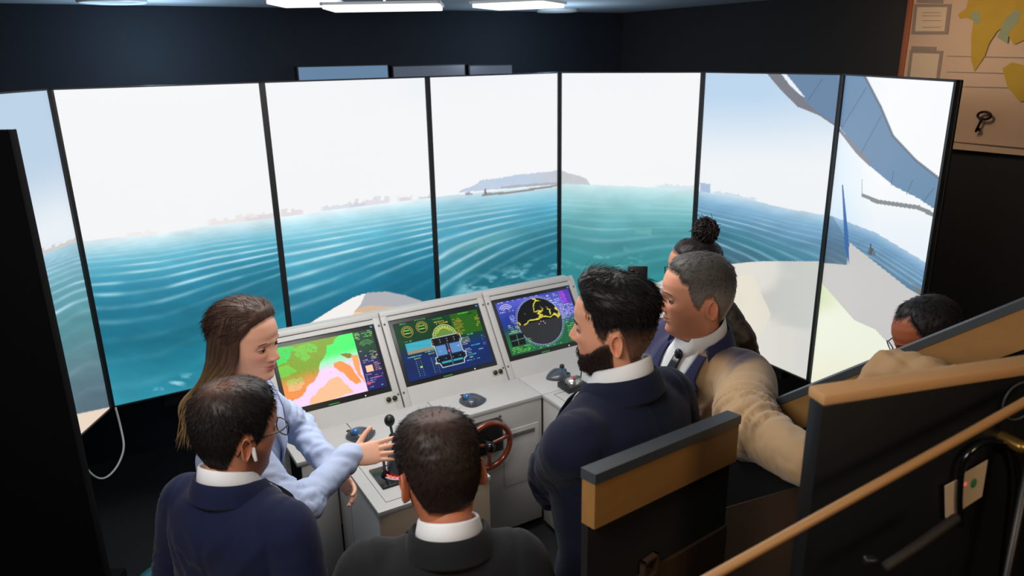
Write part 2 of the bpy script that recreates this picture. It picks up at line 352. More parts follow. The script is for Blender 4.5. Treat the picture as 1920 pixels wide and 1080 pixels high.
        if k in (5, 6):
            bl = (104, 132, 164)
            poly(q5([(55, 20), (100, 20), (150, 75), (200, 120), (300, 190), (300, 212), (235, 168), (165, 140), (110, 85)]), (120, 122, 130))
            poly(q5([(112, 15), (320, 15), (318, 215), (230, 158), (190, 120)]), bl); poly(q5([(106, 25), (124, 28), (150, 60), (190, 110), (172, 100), (140, 70)]), (230, 240, 250))
            poly(q5([(296, 20), (380, 20), (388, 50), (435, 140), (475, 235), (550, 315), (650, 393), (650, 490), (622, 482), (560, 440), (480, 400), (402, 335), (370, 285), (305, 212)]), (106, 138, 170))
            poly(q5([(300, 208), (372, 285), (400, 318), (402, 337), (355, 292), (298, 218)]), (130, 132, 140))
            for a, b in (((388, 78), (310, 205)), ((437, 170), (372, 290)), ((478, 350), (470, 395)), ((540, 380), (520, 425)), ((610, 405), (575, 450)), ((245, 50), (200, 118))):
                a = np.array(q5([a])[0]); b = np.array(q5([b])[0]); l = b - a; t = ((px - a[0])*l[0] + (py - a[1])*l[1])/(l@l); dd = np.hypot(px - a[0] - np.clip(t, 0, 1)*l[0], py - a[1] - np.clip(t, 0, 1)*l[1]); c = mixc(c, C_(80, 104, 134), .6*sst(1.6, .5, dd))
            for a, b in (((383, 40), (435, 140)), ((435, 140), (475, 235)), ((475, 235), (550, 315)), ((550, 315), (650, 393))):
                a = np.array(q5([a])[0]); b = np.array(q5([b])[0]); l = b - a; t = ((px - a[0])*l[0] + (py - a[1])*l[1])/(l@l); dd = np.hypot(px - a[0] - np.clip(t, 0, 1)*l[0], py - a[1] - np.clip(t, 0, 1)*l[1]); c = mixc(c, C_(96, 108, 124), .9*sst(3, 1.5, dd))
        if k == 6:
            poly(q5([(373, 420), (425, 443), (560, 462), (640, 500), (640, 516), (556, 476), (420, 456), (373, 432)]), (136, 138, 140))
            poly(q5([(374, 375), (376, 375), (376, 425), (373, 425)]), (170, 180, 190)); poly(q5([(309, 395), (313, 395), (330, 560), (333, 655), (318, 600)]), (56, 100, 165), .95)
            for r_ in range(4): poly([(1626 - r_*0 + r_, 463 + 3.5*(3 - r_)), (1640 - r_*1.2, 466 + 3.5*(3 - r_)), (1640 - r_*1.2, 468.5 + 3.5*(3 - r_)), (1624 + r_, 465 + 3.5*(3 - r_))], (92, 92, 98))
            poly([(1630, 456), (1632, 456), (1634, 478), (1629, 478)], (86, 86, 92)); poly([(1706, 532), (1745, 556), (1745, 575), (1722, 552)], (120, 116, 108))
    return np.clip(c, 0, 1)
M_house = mat('black display housing', rgb(14, 15, 18), .5)
M_sea = emit_attr('lit display picture', 1.0)
LAB = ['far left display, partly behind the black cabinet, pale sky and cream triangle', 'widest display, left of the woman in light blue, white sky over teal sea', 'display behind the left console monitor, rippled sea and a white hull tip', 'display showing a hazy headland and small lighthouse over blue ripples', 'display showing calm green sea behind the woman with the bun', 'display showing a cream deck below and the start of a grey-blue arch above', 'rightmost display with the grey-blue arch, a blue spike and a pale deck']
for k in range(7):
    a = ANG[k]; t = thing('display_screen', LAB[k], 'display', (P[k][0], P[k][1], 0), a, 'tall portrait displays standing side by side in an arc')
    obj('housing', MB().box((WD/2, .014, ZT - HD/2), (WD - .004, .012, HD + .002), bev=.004), M_house, t, False)
    L = WD - .028; nx, nz = (200, 340) if k < 5 else (240, 400)
    us = np.linspace(.014, WD - .014, nx); zs = np.linspace(ZT - HD + .006, ZT - .006, nz); U, Z = np.meshgrid(us, zs)
    wx = P[k][0] + U*math.cos(a) + .0*U; wy = P[k][1] + U*math.sin(a)
    px, py = proj(np.stack([wx, wy, Z], -1)); c = lin(paint_sea(px, py, k)).reshape(-1, 3)
    v = np.stack([U, np.full_like(U, .003), Z], -1).reshape(-1, 3); i = np.arange(nx*nz).reshape(nz, nx)
    F = np.stack([i[:-1, :-1], i[:-1, 1:], i[1:, 1:], i[1:, :-1]], -1).reshape(-1, 4)
    me = bpy.data.meshes.new('picture'); me.from_pydata(v.tolist(), [], F.tolist()); setcol(me, c); me.materials.append(M_sea)
    link(bpy.data.objects.new('picture', me), t)
    b = MB(); e = .0055
    b.box((.007, -.001, ZT - HD/2), (.014, .01, HD)); b.box((WD - .007, -.001, ZT - HD/2), (.014, .01, HD)); b.box((WD/2, -.001, ZT - .003), (WD, .01, .006)); b.box((WD/2, -.001, ZT - HD + .003), (WD, .01, .006))
    obj('bezel', b, M_house, t, False)
    st = MB(); st.box((WD/2, .12, .4), (.10, .08, .8)); st.box((WD/2, .1, .02), (.5, .24, .04)); st.box((WD/2, .1, .95), (.4, .05, .5)); obj('stand', st, M_house, t, False)

# dim bluish emissive panels far back above the row (seen over the top edges)
M_dim = mat('dim blue grey emissive panel', rgb(66, 86, 108), .3, emit=(rgb(100, 128, 158), .9)); M_dim2 = mat('dimmer grey emissive panel', rgb(50, 58, 70), .3, emit=(rgb(78, 86, 98), .9))
nb = np.array([-math.sin(DL), math.cos(DL), 0]); 
for (x0, x1, y0, m, lab) in ((556, 729, 124, M_dim, 'dim blue wall panel above the display row, leftmost of three'), (735, 873, 123, M_dim2, 'dim grey wall panel above the display row, middle of three'), (879, 962, 122, M_dim2, 'dim grey wall panel above the display row, rightmost of three')):
    a = onplane(x0, y0, (CR[0], CR[1], 0) - nb*.06, nb); b = onplane(x1, y0 - 2, (CR[0], CR[1], 0) - nb*.06, nb)
    t = thing('dim_wall_panel', lab, 'screen', (a[0], a[1], a[2]), DL, 'dim panels on the back wall'); L = np.linalg.norm((b - a)[:2])
    obj('casing', MB().box((L/2, .03, -.2), (L, .05, .4)), M_house, t, False); obj('picture', MB().box((L/2, .003, -.2), (L - .02, .006, .385)), m, t, False)

# cable hanging below the display seam
pts = [at(217, 765, 3.15), at(226, 800, 3.15), at(232, 838, 3.12), at(222, 870, 3.08), at(204, 892, 3.03), at(186, 897, 3.0), at(168, 885, 2.97), at(154, 862, 2.95), at(152, 840, 2.95)]
def spline(p, n=8):
    p = np.array(p, float); q = np.vstack([2*p[0] - p[1], p, 2*p[-1] - p[-2]]); out = []
    for i in range(1, len(q) - 2):
        for t in np.linspace(0, 1, n, endpoint=False):
            out.append(.5*((2*q[i]) + (-q[i - 1] + q[i + 1])*t + (2*q[i - 1] - 5*q[i] + 4*q[i + 1] - q[i + 2])*t*t + (-q[i - 1] + 3*q[i] - 3*q[i + 1] + q[i + 2])*t**3))
    return np.array(out + [p[-1]])
cb = obj('cable', MB().tube(spline(pts), .0042, 8), mat('grey cable sheath', rgb(150, 150, 150), .5)); tag(cb, 'thin grey cable hanging in a loop below the two leftmost displays', 'cable')
# ================================================================== CONSOLE
M_con = mat('light grey powder coat', rgb(186, 184, 182), .5, bump=.06, bscale=300, var=.03, vscale=12)
M_conf = mat('light grey front panel', rgb(178, 176, 173), .55, bump=.05, bscale=300, var=.04, vscale=6)
M_blk = mat('black plastic', rgb(20, 21, 23), .4); M_blkg = mat('black glossy plastic', rgb(14, 14, 16), .15)
M_gun = mat('gunmetal grey', rgb(84, 88, 94), .32, .6); M_screw = mat('steel screw', rgb(110, 110, 112), .35, .8); M_brass = mat('brass', rgb(150, 118, 60), .35, .8)
M_joint = mat('dark joint', rgb(70, 68, 66), .8)
M_mon = emit_attr('lit monitor picture', 1.0)
CO = np.array([-.641, -1.046, .965]); CY = R(30.31); TILT = R(34.74)
con = thing('bridge_console', 'long light grey ship bridge console with three sloping monitors and a wooden wheel', 'console', (CO[0], CO[1], 0), CY)
ct, st_ = math.cos(TILT), math.sin(TILT)
FM = Matrix(((1, 0, 0, 0), (0, ct, st_, 0), (0, 0, 0, 0), (0, 0, 0, 1)))
# face frame: a along, b up the slope, n out of the face (towards the helmsman)
def face(a, b, n=0): return np.array([a, b*st_ + n*(-ct), CO[2] + b*ct + n*(st_)])
FMat = Matrix(((1, 0, 0, 0), (0, st_, -ct, 0), (0, ct, st_, CO[2]), (0, 0, 0, 1)))   # columns: a, b, n
SP = .5728; BT, BB = .222, -.262; DZ = .75
for i in (-1, 0, 1):
    mb = MB(); g = .0035
    # bay plate as a frame of four strips round the monitor cut-out
    x0, x1 = i*SP - SP/2 + g, i*SP + SP/2 - g; mw, mh = .25, .169
    mb.box(((x0 + i*SP - mw)/2, (BT + BB)/2, -.012), (i*SP - mw - x0, BT - BB, .024), FMat, .003); mb.box(((x1 + i*SP + mw)/2, (BT + BB)/2, -.012), (x1 - i*SP - mw, BT - BB, .024), FMat, .003)
    mb.box((i*SP, (BT - .032 + mh)/2, -.012), (2*mw, BT - .032 - mh, .024), FMat); mb.box((i*SP, (BB - mh)/2, -.012), (2*mw, -mh - BB, .024), FMat)
    obj('bay_plate', mb, M_con, con, 'auto')
    obj('top_strip', MB().box((i*SP, BT - .0145, -.009), (SP - .006, .027, .02), FMat, .003), M_con, con, 'auto')
    for u, v in ((-.272, .155), (.272, .155), (-.272, -.19), (.272, -.19)): obj('screw', MB().tube([face(i*SP + u, v, 0), face(i*SP + u, v, .003)], .005, 10, round_ends=False), M_screw, con)
    # ----- monitor
    mon = obj('monitor', MB().box((i*SP, 0, -.018), (2*mw - .003, 2*mh - .003, .03), FMat, .003), M_blk, con, 'auto')
    nx, ny = 300, 200; s, t = np.meshgrid(np.linspace(0, 1, nx), np.linspace(0, 1, ny)); c = np.zeros((ny, nx, 3))
    X = s*300; Y = t*200
    def rect(x0, y0, x1, y1, col, al=1.0): global c; m = (X >= x0) & (X < x1) & (Y >= y0) & (Y < y1); c = mixc(c, C_(*col), m*al)
    def pol(Pt, col, al=1.0): global c; c = mixc(c, C_(*col), inpoly(X, Y, Pt)*al)
    def ring(cx, cy, r0, r1, col, a0=-400, a1=400, al=1.0):
        global c; rr = np.hypot(X - cx, Y - cy); an = np.degrees(np.arctan2(-(Y - cy), X - cx)); c = mixc(c, C_(*col), ((rr >= r0) & (rr <= r1) & (an >= a0) & (an <= a1))*al)
    def text(x0, y0, x1, y1, col, row=6, h=3, seed=0, fill=.75, al=.95):
        q = random.Random(seed); y = y0
        while y + h <= y1:
            x = x0; end = x0 + (x1 - x0)*q.uniform(.6, 1)
            while x < end:
                w_ = q.choice((3, 4, 6, 9)); 
                if q.random() < fill: rect(x, y, min(x + w_, x1), y + h, col, al*q.uniform(.55, 1))
                x += w_ + 1.6
            y += row
    def line(a, b, wd, col, al=1.0):
        global c; a = np.array(a, float); b = np.array(b, float); l = b - a; tt = np.clip(((X - a[0])*l[0] + (Y - a[1])*l[1])/(l@l + 1e-9), 0, 1); dd = np.hypot(X - a[0] - tt*l[0], Y - a[1] - tt*l[1]); c = mixc(c, C_(*col), sst(wd, wd*.4, dd)*al)
    if i == -1:
        # nautical chart
        g_ = np.clip(t + .12*(s - .5), 0, 1)[..., None]
        sea = mixc(mixc(C_(70, 252, 110)*np.ones_like(c), C_(176, 244, 200), sst(.25, .42, g_[..., 0])), C_(250, 216, 252), sst(.40, .52, g_[..., 0]))
        land = mixc(C_(132, 168, 36)*np.ones_like(c), C_(246, 150, 74), sst(.36, .62, g_[..., 0])); shoal = mixc(C_(120, 206, 62)*np.ones_like(c), C_(255, 186, 128), sst(.4, .66, g_[..., 0]))
        green = mixc(C_(66, 222, 90)*np.ones_like(c), C_(160, 196, 60), sst(.2, .4, g_[..., 0]))
        wv = lambda x, y: (x + 5*(vn(x, y, .06) - .5)*2, y + 5*(vn(x + 70, y, .06) - .5)*2)
        XX = X + 7*(fbm(X, Y, .05) - .5)*2; YY = Y + 7*(fbm(X + 90, Y, .05) - .5)*2
        c = sea.copy()
        Pl = [(-5, -5), (196, -5), (176, 18), (150, 30), (146, 52), (128, 66), (118, 78), (112, 104), (92, 126), (70, 138), (44, 168), (20, 176), (-5, 184)]
        c = np.where(inpoly(XX, YY, Pl)[..., None], land, c)
        for Pq in ([(-5, 0), (44, 0), (60, 6), (44, 24), (26, 50), (-5, 60)],): c = np.where(inpoly(XX, YY, Pq)[..., None], green, c)
        for Pq in ([(46, 14), (100, 2), (128, 22), (118, 40), (92, 34), (100, 52), (84, 62), (66, 50), (74, 36)], [(-5, 66), (30, 60), (48, 84), (26, 96), (-5, 96)], [(12, 110), (60, 108), (64, 128), (44, 146), (10, 144)], [(52, 30), (72, 20), (80, 34), (60, 44)]): c = np.where(inpoly(XX, YY, Pq)[..., None], shoal, c)
        for Pq, cc in (([(186, 62), (206, 58), (222, 78), (210, 84)], (140, 130, 40)), ([(158, 86), (182, 84), (206, 108), (222, 140), (224, 168), (204, 164), (180, 130), (160, 104)], (250, 156, 78)), ([(214, 72), (236, 80), (236, 176), (228, 150), (220, 110)], (250, 168, 96)), ([(96, 162), (136, 140), (160, 134), (178, 160), (196, 196), (60, 205), (70, 178)], (252, 196, 150))):
            c = mixc(c, C_(*cc), inpoly(XX, YY, Pq)*1.)
        c = mixc(c, C_(70, 120, 50), .5*((np.abs(fbm(X, Y, .05) - .5) < .006) & inpoly(XX, YY, Pl))); c = mixc(c, C_(90, 80, 90), .7*((vn(X, Y, .45) > .955) & (X < 236)))
        c = np.where((X > 238)[..., None], mixc(C_(10, 62, 40)*np.ones_like(c), C_(26, 26, 96), sst(60, 110, Y)), c)
        text(242, 4, 258, 30, (170, 240, 120), 5, 3, 1); text(264, 8, 284, 24, (110, 230, 110), 6, 3, 2); text(284, 2, 298, 28, (150, 220, 90), 6, 3, 3)
        for r_ in (24, 18, 12): ring(272, 58, r_, r_ + 1.8, (120, 220, 110), 30, 150, .8)
        text(244, 66, 262, 70, (230, 240, 230), 6, 3, 4); text(246, 84, 262, 112, (230, 220, 190), 7, 3, 5); text(274, 72, 298, 100, (230, 220, 120), 5, 3, 6); text(262, 104, 298, 112, (210, 200, 240), 6, 3, 7)
        text(278, 112, 298, 142, (220, 170, 130), 6, 3, 8); rect(250, 118, 272, 140, (252, 206, 160)); text(244, 146, 276, 178, (200, 180, 240), 7, 3, 9); text(272, 152, 298, 170, (240, 140, 160), 8, 3, 10); text(240, 172, 262, 182, (255, 90, 100), 5, 4, 11); text(246, 188, 296, 194, (120, 190, 250), 8, 3, 12, .5)
    elif i == 0:
        c = mixc(C_(10, 66, 34)*np.ones_like(c), C_(12, 44, 108), sst(70, 125, Y)); c = c*(.75 + .3*fbm(X, Y, .02)[..., None])
        rect(0, 0, 300, 4, (12, 30, 26)); rect(196, 6, 296, 84, (40, 96, 18)); c = np.where(((X > 196) & (Y > 84) & (Y < 130))[..., None], c*1.1, c)
        for cx, cy in ((40, 34), (92, 28)):
            ring(cx, cy, 18, 20, (196, 180, 60), al=.8); ring(cx, cy, 0, 17.5, (14, 50, 30))
            for a in range(-30, 211, 24): line((cx + 15*math.cos(R(a)), cy - 15*math.sin(R(a))), (cx + 12*math.cos(R(a)), cy - 12*math.sin(R(a))), 1.6, (230, 210, 90))
            rect(cx - 9, cy - 5, cx + 9, cy - 2, (110, 230, 90)); rect(cx - 8, cy + 5, cx + 8, cy + 8, (160, 220, 80))
        text(22, 4, 54, 9, (90, 240, 110), 6, 3, 21, 1); text(74, 0, 112, 4, (90, 240, 110), 6, 3, 22, 1); text(118, 60, 132, 64, (255, 190, 70), 6, 3, 23, 1)
        rect(22, 74, 128, 100, (62, 176, 196)); rect(22, 100, 128, 112, (150, 142, 116))
        for q in range(8): line((22, 76 + q*3.2), (128, 76 + q*3.2 - 1), .5, (40, 140, 170), .6)
        text(22, 66, 46, 70, (100, 230, 120), 6, 3, 24); text(126, 70, 140, 108, (160, 170, 140), 6, 3, 25)
        text(18, 120, 70, 126, (110, 240, 220), 7, 3, 26, 1); text(78, 114, 128, 120, (110, 240, 220), 7, 3, 27, 1); text(38, 128, 60, 132, (240, 240, 90), 7, 3, 28); text(88, 122, 110, 126, (240, 240, 90), 7, 3, 29)
        for cx in (48, 100):
            for y in range(138, 190, 7): rect(cx - 8, y, cx - 6, y + 2, (170, 190, 210)); rect(cx + 8, y + 2, cx + 10, y + 4, (140, 160, 180)); rect(cx - 1, y, cx + 3, y + 2, (60, 90, 130))
            rect(cx + 2, 158, cx + 9, 163, (190, 250, 90))
        text(134, 10, 186, 16, (90, 230, 90), 7, 3, 31, 1); text(136, 20, 186, 34, (230, 200, 60), 7, 4, 32)
        ring(160, 76, 0, 42, (100, 140, 60), 0, 180); ring(160, 76, 40, 42, (220, 220, 130), 0, 180); ring(160, 70, 22, 24, (230, 210, 70), 20, 160); ring(160, 74, 30, 34, (200, 220, 110), 20, 160, .5)
        for a in range(15, 170, 15): line((160 + 36*math.cos(R(a)), 76 - 36*math.sin(R(a))), (160 + 31*math.cos(R(a)), 76 - 31*math.sin(R(a))), 1.3, (240, 240, 150))
        pol([(106 + 4, 74), (212, 74), (214, 100), (206, 104), (208, 140), (216, 142), (214, 160), (204, 166), (200, 180), (120, 180), (116, 166), (106, 160), (106, 142), (114, 140), (114, 104), (106, 100)], (205, 220, 225)); pol([(110, 76), (210, 76), (212, 98), (204, 102), (206, 142), (214, 144), (212, 158), (202, 164), (198, 178), (122, 178), (118, 164), (108, 158), (108, 144), (116, 142), (116, 102), (108, 98)], (14, 30, 60))
        for q in range(4): rect(112 + q*25, 77, 132 + q*25, 100, (12, 12, 12)); rect(112 + q*25, 84, 114 + q*25, 86, (230, 220, 170)); rect(112 + q*25, 92, 114 + q*25, 94, (230, 220, 170)); rect(112 + q*25, 144, 132 + q*25, 158, (10, 12, 14)); rect(116 + q*25, 150, 118 + q*25, 152, (220, 230, 240))
        rect(118, 104, 152, 138, (92, 140, 196)); rect(166, 104, 204, 138, (92, 140, 196)); rect(154, 106, 164, 134, (24, 26, 30)); ring(159, 128, 0, 4, (210, 60, 150)); text(120, 122, 150, 126, (40, 220, 200), 7, 3, 33); text(174, 116, 202, 120, (210, 240, 255), 7, 3, 34)
        rect(124, 160, 158, 166, (50, 170, 180)); rect(164, 160, 198, 166, (50, 170, 180)); rect(159, 100, 161, 180, (170, 190, 200), .6)
        text(226, 8, 270, 13, (100, 250, 90), 7, 3, 35, 1); text(246, 14, 296, 19, (10, 14, 10), 7, 4, 36); text(202, 24, 236, 82, (214, 170, 60), 5.5, 3, 37, .95); text(280, 26, 296, 76, (214, 190, 70), 6, 3, 38, .7)
        text(236, 86, 262, 90, (110, 240, 190), 7, 3, 39, 1); text(204, 94, 240, 124, (200, 200, 170), 5.5, 3, 40, .95); text(284, 92, 296, 122, (120, 140, 160), 7, 3, 41, .5)
        text(238, 126, 274, 131, (80, 230, 230), 7, 3, 42, 1); text(210, 134, 240, 152, (170, 190, 200), 5, 3, 43, .9); text(218, 156, 250, 162, (90, 220, 240), 7, 3, 44, 1); text(222, 164, 238, 170, (240, 240, 90), 7, 4, 45, 1); text(208, 174, 256, 182, (120, 200, 250), 6, 3, 46); text(262, 144, 298, 149, (180, 210, 250), 7, 3, 47); ring(288, 130, 3, 5, (120, 90, 150))
    else:
        c = mixc(C_(84, 92, 196)*np.ones_like(c), C_(34, 58, 150), sst(0, 80, Y)*sst(120, 40, X)); c = mixc(c, C_(34, 104, 62), sst(84, 140, Y)); c = c*(.8 + .35*fbm(X, Y, .03)[..., None])
        rect(0, 0, 300, 5, (60, 66, 170)); text(4, 2, 210, 8, (200, 205, 245), 7, 2.5, 61, .6)
        pol([(255, 0), (300, 0), (300, 60), (262, 50)], (90, 40, 170), .7)
        cx, cy, rr = 148, 98, 88
        ring(cx, cy, 0, rr + 9, (96, 104, 200) , al=.3)
        ring(cx, cy, rr, rr + 1.6, (180, 190, 220), al=.9); ring(cx, cy, 0, rr, (44, 44, 46)); ring(cx, cy, 0, rr, (10, 10, 8), 0, 180)
        for a in range(0, 360, 6): line((cx + (rr + 4)*math.cos(R(a)), cy + (rr + 4)*math.sin(R(a))), (cx + (rr + 7)*math.cos(R(a)), cy + (rr + 7)*math.sin(R(a))), 1.2, (190, 210, 220), .8)
        inside = (np.hypot(X - cx, Y - cy) < rr - 1)
        fx = X + 8*(fbm(X, Y, .07) - .5)*2; fy = Y + 8*(fbm(X + 50, Y, .07) - .5)*2
        def blob(Lp, wd, al=1.0):
            global c
            for (a, b) in zip(Lp[:-1], Lp[1:]):
                a = np.array(a, float); b = np.array(b, float); l = b - a; tt = np.clip(((fx - a[0])*l[0] + (fy - a[1])*l[1])/(l@l + 1e-9), 0, 1); dd = np.hypot(fx - a[0] - tt*l[0], fy - a[1] - tt*l[1])
                m = sst(wd, wd*.5, dd)*inside*(vn(X, Y, .5) > .18); c = mixc(c, mixc(C_(224, 206, 30)*np.ones_like(c), C_(250, 240, 120), fbm(X, Y, .2)), m*al)
        blob([(82, 98), (104, 94), (128, 92), (150, 90), (176, 84), (190, 88), (214, 88)], 3.4); blob([(150, 12), (156, 20), (170, 22)], 4.5); blob([(152, 22), (142, 40), (140, 60)], 3); blob([(146, 64), (164, 62), (150, 74), (168, 78), (150, 84)], 3.4); blob([(168, 40), (172, 56), (166, 66)], 1.8, .8); blob([(192, 58), (204, 66), (200, 78)], 2.6)
        blob([(62, 84), (68, 92)], 2.6); blob([(224, 62), (232, 80), (228, 96)], 6); blob([(212, 84), (222, 98)], 4); blob([(186, 50), (196, 54)], 1.6, .7); blob([(96, 60), (100, 66)], 1.4, .5)
        for q in ((150, 100), (160, 102), (140, 108), (164, 110)): ring(q[0], q[1], 0, 2, (240, 180, 180))
        for r_ in (26, 19, 12): ring(34, 40, r_, r_ + 3, (200, 196, 236), 30, 150)
        text(8, 38, 60, 46, (220, 210, 250), 7, 3, 62); ring(46, 64, 8, 9.5, (160, 160, 240)); rect(38, 60, 54, 84, (130, 130, 230), .6); text(40, 58, 52, 84, (220, 220, 255), 6, 2, 63)
        text(22, 90, 40, 112, (200, 240, 190), 7, 3, 64); text(46, 86, 66, 110, (210, 200, 120), 5.5, 3, 65); text(16, 112, 60, 124, (190, 230, 170), 6, 3, 66)
        rect(14, 126, 68, 168, (8, 14, 14)); line((16, 148), (66, 146), .9, (120, 190, 150)); line((42, 128), (40, 166), .8, (120, 190, 150)); ring(40, 140, 15, 16, (150, 170, 150), 190, 300)
        text(70, 150, 96, 190, (110, 230, 100), 7, 3, 67, .5); text(8, 172, 86, 196, (120, 220, 90), 6, 3, 68); text(96, 192, 230, 197, (120, 230, 110), 6, 3, 69, .5)
        for q in range(5): text(196 + q*7, 10 + q*10, 226 + q*7, 16 + q*10, (225, 225, 255), 7, 4, 70 + q, .6)
        text(230, 8, 250, 52, (190, 200, 255), 7, 3, 75, .8); text(256, 4, 280, 52, (205, 90, 240), 6, 4, 76, 1); text(240, 56, 268, 110, (225, 220, 250), 6, 3, 77, .95); text(270, 56, 296, 104, (220, 220, 240), 6, 3, 78, .9)
        text(242, 114, 296, 184, (120, 220, 110), 8, 3.5, 79, .55)
    # picture sits inside a black surround
    L, H_ = 2*mw - .036, 2*mh - .044; yo = .003 if i else .0
    if i == -1: H_ = 2*mh - .05
    v = np.stack([i*SP - L/2 + s*L, yo + H_/2 - t*H_, np.full_like(s, .0006)], -1).reshape(-1, 3); v = v@np.array(FMat)[:3, :3].T + np.array(FMat)[:3, 3]
    idx = np.arange(nx*ny).reshape(ny, nx); Fc = np.stack([idx[:-1, :-1], idx[1:, :-1], idx[1:, 1:], idx[:-1, 1:]], -1).reshape(-1, 4)
    me = bpy.data.meshes.new('picture'); me.from_pydata(v.tolist(), [], Fc.tolist()); setcol(me, lin(np.clip(c, 0, 1)).reshape(-1, 3)); me.materials.append(M_mon); o = link(bpy.data.objects.new('picture', me), mon)
    o['label'] = ['lit green, orange and pink nautical chart with a data column', 'lit green and blue engine gauges with a hull diagram', 'lit violet and green radar picture with a round black scope'][i + 1]
    obj('power_light', MB().box((i*SP + .12, -mh + .009, .0005), (.004, .004, .001), FMat), mat('white indicator', (1, 1, 1), emit=((1, 1, 1), 1.)), mon, False)
    obj('maker_mark', MB().box((i*SP - .03, -mh + .008, .0003), (.05, .004, .001), FMat), mat('green mark', rgb(30, 90, 40), emit=(rgb(60, 170, 70), .5)), mon, False)
    obj('corner_sticker', MB().box((i*SP + mw - .018, mh - .012, .0003), (.012, .008, .001), FMat), mat('blue sticker', rgb(60, 110, 170), emit=(rgb(60, 110, 170), .5)), mon, False)
    # twin sockets below the monitors
    if i < 1:
        so = obj('socket_plate', MB().box((i*SP + .235, -.205, .001), (.062, .03, .003), FMat, .001), mat('ivory plate', rgb(176, 170, 150), .5), con, False)
        for q in (-.015, .015):
            k_ = obj('socket', MB().tube([face(i*SP + .235 + q, -.205, .002), face(i*SP + .235 + q, -.205, .009)], [.0115, .0115], 16, round_ends=False), M_blk, so)
# back and side housing
BZ = CO[2] + BT*ct; BV = BT*st_; FB = face(0, BB); HW = SP*1.5
sd = [(BV, BZ), (BV + .06, BZ - .035), (BV + .06, .0), (-.16, 0), (-.16, FB[2] - .02), (FB[1] + .03, FB[2] - .02), (BV - .02, BZ - .02)]
def sideprism(u0, u1): return MB().loft([[(u0, v, z) for v, z in sd], [(u1, v, z) for v, z in sd]])
for s_ in (-1, 1): obj('side_panel', sideprism(s_*(HW - .02), s_*HW), M_con, con, 'auto')
obj('back_panel', MB().box((0, BV + .05, BZ/2 - .03), (2*HW - .042, .015, BZ - .08)), M_con, con, 'auto')
obj('top_cap', MB().box((0, BV + .028, BZ - .014), (2*HW - .042, .05, .012)), M_con, con, 'auto')
# desk: four tiles of worktop with recessed joints, then two wings forming a U
D0, D1 = FB[1] + .012, -.376; T = .022; WL0, WL1, WR0, WR1, WF = -.70, -.23, .337, .80, -.885
def plate(u0, u1, v0, v1, name='worktop', z=DZ, m=None):
    return obj(name, MB().box(((u0 + u1)/2, (v0 + v1)/2, z - T/2), (u1 - u0 - .003, v1 - v0 - .003, T), bev=.003), m or M_con, con, 'auto')
for a, b in ((-HW, -.57), (-.57, -.17), (-.17, .337), (.337, HW)): plate(a, b, D1, D0)
for a, b, c_ in ((WL0, WL1, WF), (WR0, WR1, WF)): plate(a, b, c_, D1); obj('lid_groove', MB().tube([(a + .05, c_ + .05, DZ + .0004), (b - .04, c_ + .05, DZ + .0004), (b - .04, D1 - .03, DZ + .0004), (a + .05, D1 - .03, DZ + .0004)], .0012, 4, closed=True), M_joint, con)
def panel(u0, u1, v0, v1, z0, z1, name, m=None): return obj(name, MB().box(((u0 + u1)/2, (v0 + v1)/2, (z0 + z1)/2), (u1 - u0, v1 - v0, z1 - z0), bev=.002), m or M_conf, con, 'auto')
DB = DZ - T - .001
panel(WL1 + .002, WR0 - .002, D1 + .004, D1 + .02, .06, DB, 'front_panel')
panel(-HW + .02, WL0 - .0, D1 + .004, D1 + .02, .06, DB, 'front_panel')
panel(WL0 + .006, WL0 + .02, WF + .02, D1 - .15, .04, DB, 'wing_side'); panel(WL0 + .006, WL0 + .02, D1 - .145, D1 + .002, .04, DB, 'wing_side'); panel(WL0 + .006, WL1 - .006, WF + .006, WF + .019, .04, DB, 'wing_front', mat('beige front panel', rgb(168, 150, 130), .55)); panel(WL1 - .02, WL1 - .006, WF + .02, D1 + .002, .04, DB, 'wing_side')
panel(WR0 + .006, WR0 + .02, WF + .02, D1 + .002, .04, DB, 'wing_side'); panel(WR0 + .021, WR1 - .006, WF + .006, WF + .019, .04, DB, 'wing_front'); panel(WR1 - .02, WR1 - .006, WF + .02, D1 + .002, .04, DB, 'wing_side')
panel(-HW + .03, HW - .03, D1 + .06, BV + .02, 0, .04, 'plinth', M_blk)
# access hatch with vent on the front panel
obj('access_hatch', MB().box((.215, D1 + .001, .46), (.2, .006, .30), bev=.001), M_con, con, 'auto')
vt = obj('vent_plate', MB().box((.225, D1 - .003, .578), (.13, .004, .022)), mat('grey label', rgb(126, 122, 116), .6), con, False)
for q in range(12): obj('slat', MB().box((.168 + q*.0104, D1 - .006, .578), (.005, .003, .016)), mat('dark slat', rgb(92, 88, 84), .6), vt, False)
obj('screw', MB().cyl((.10, D1 + .004, .70), (.10, D1 - .003, .70), .006, 10), M_screw, con)
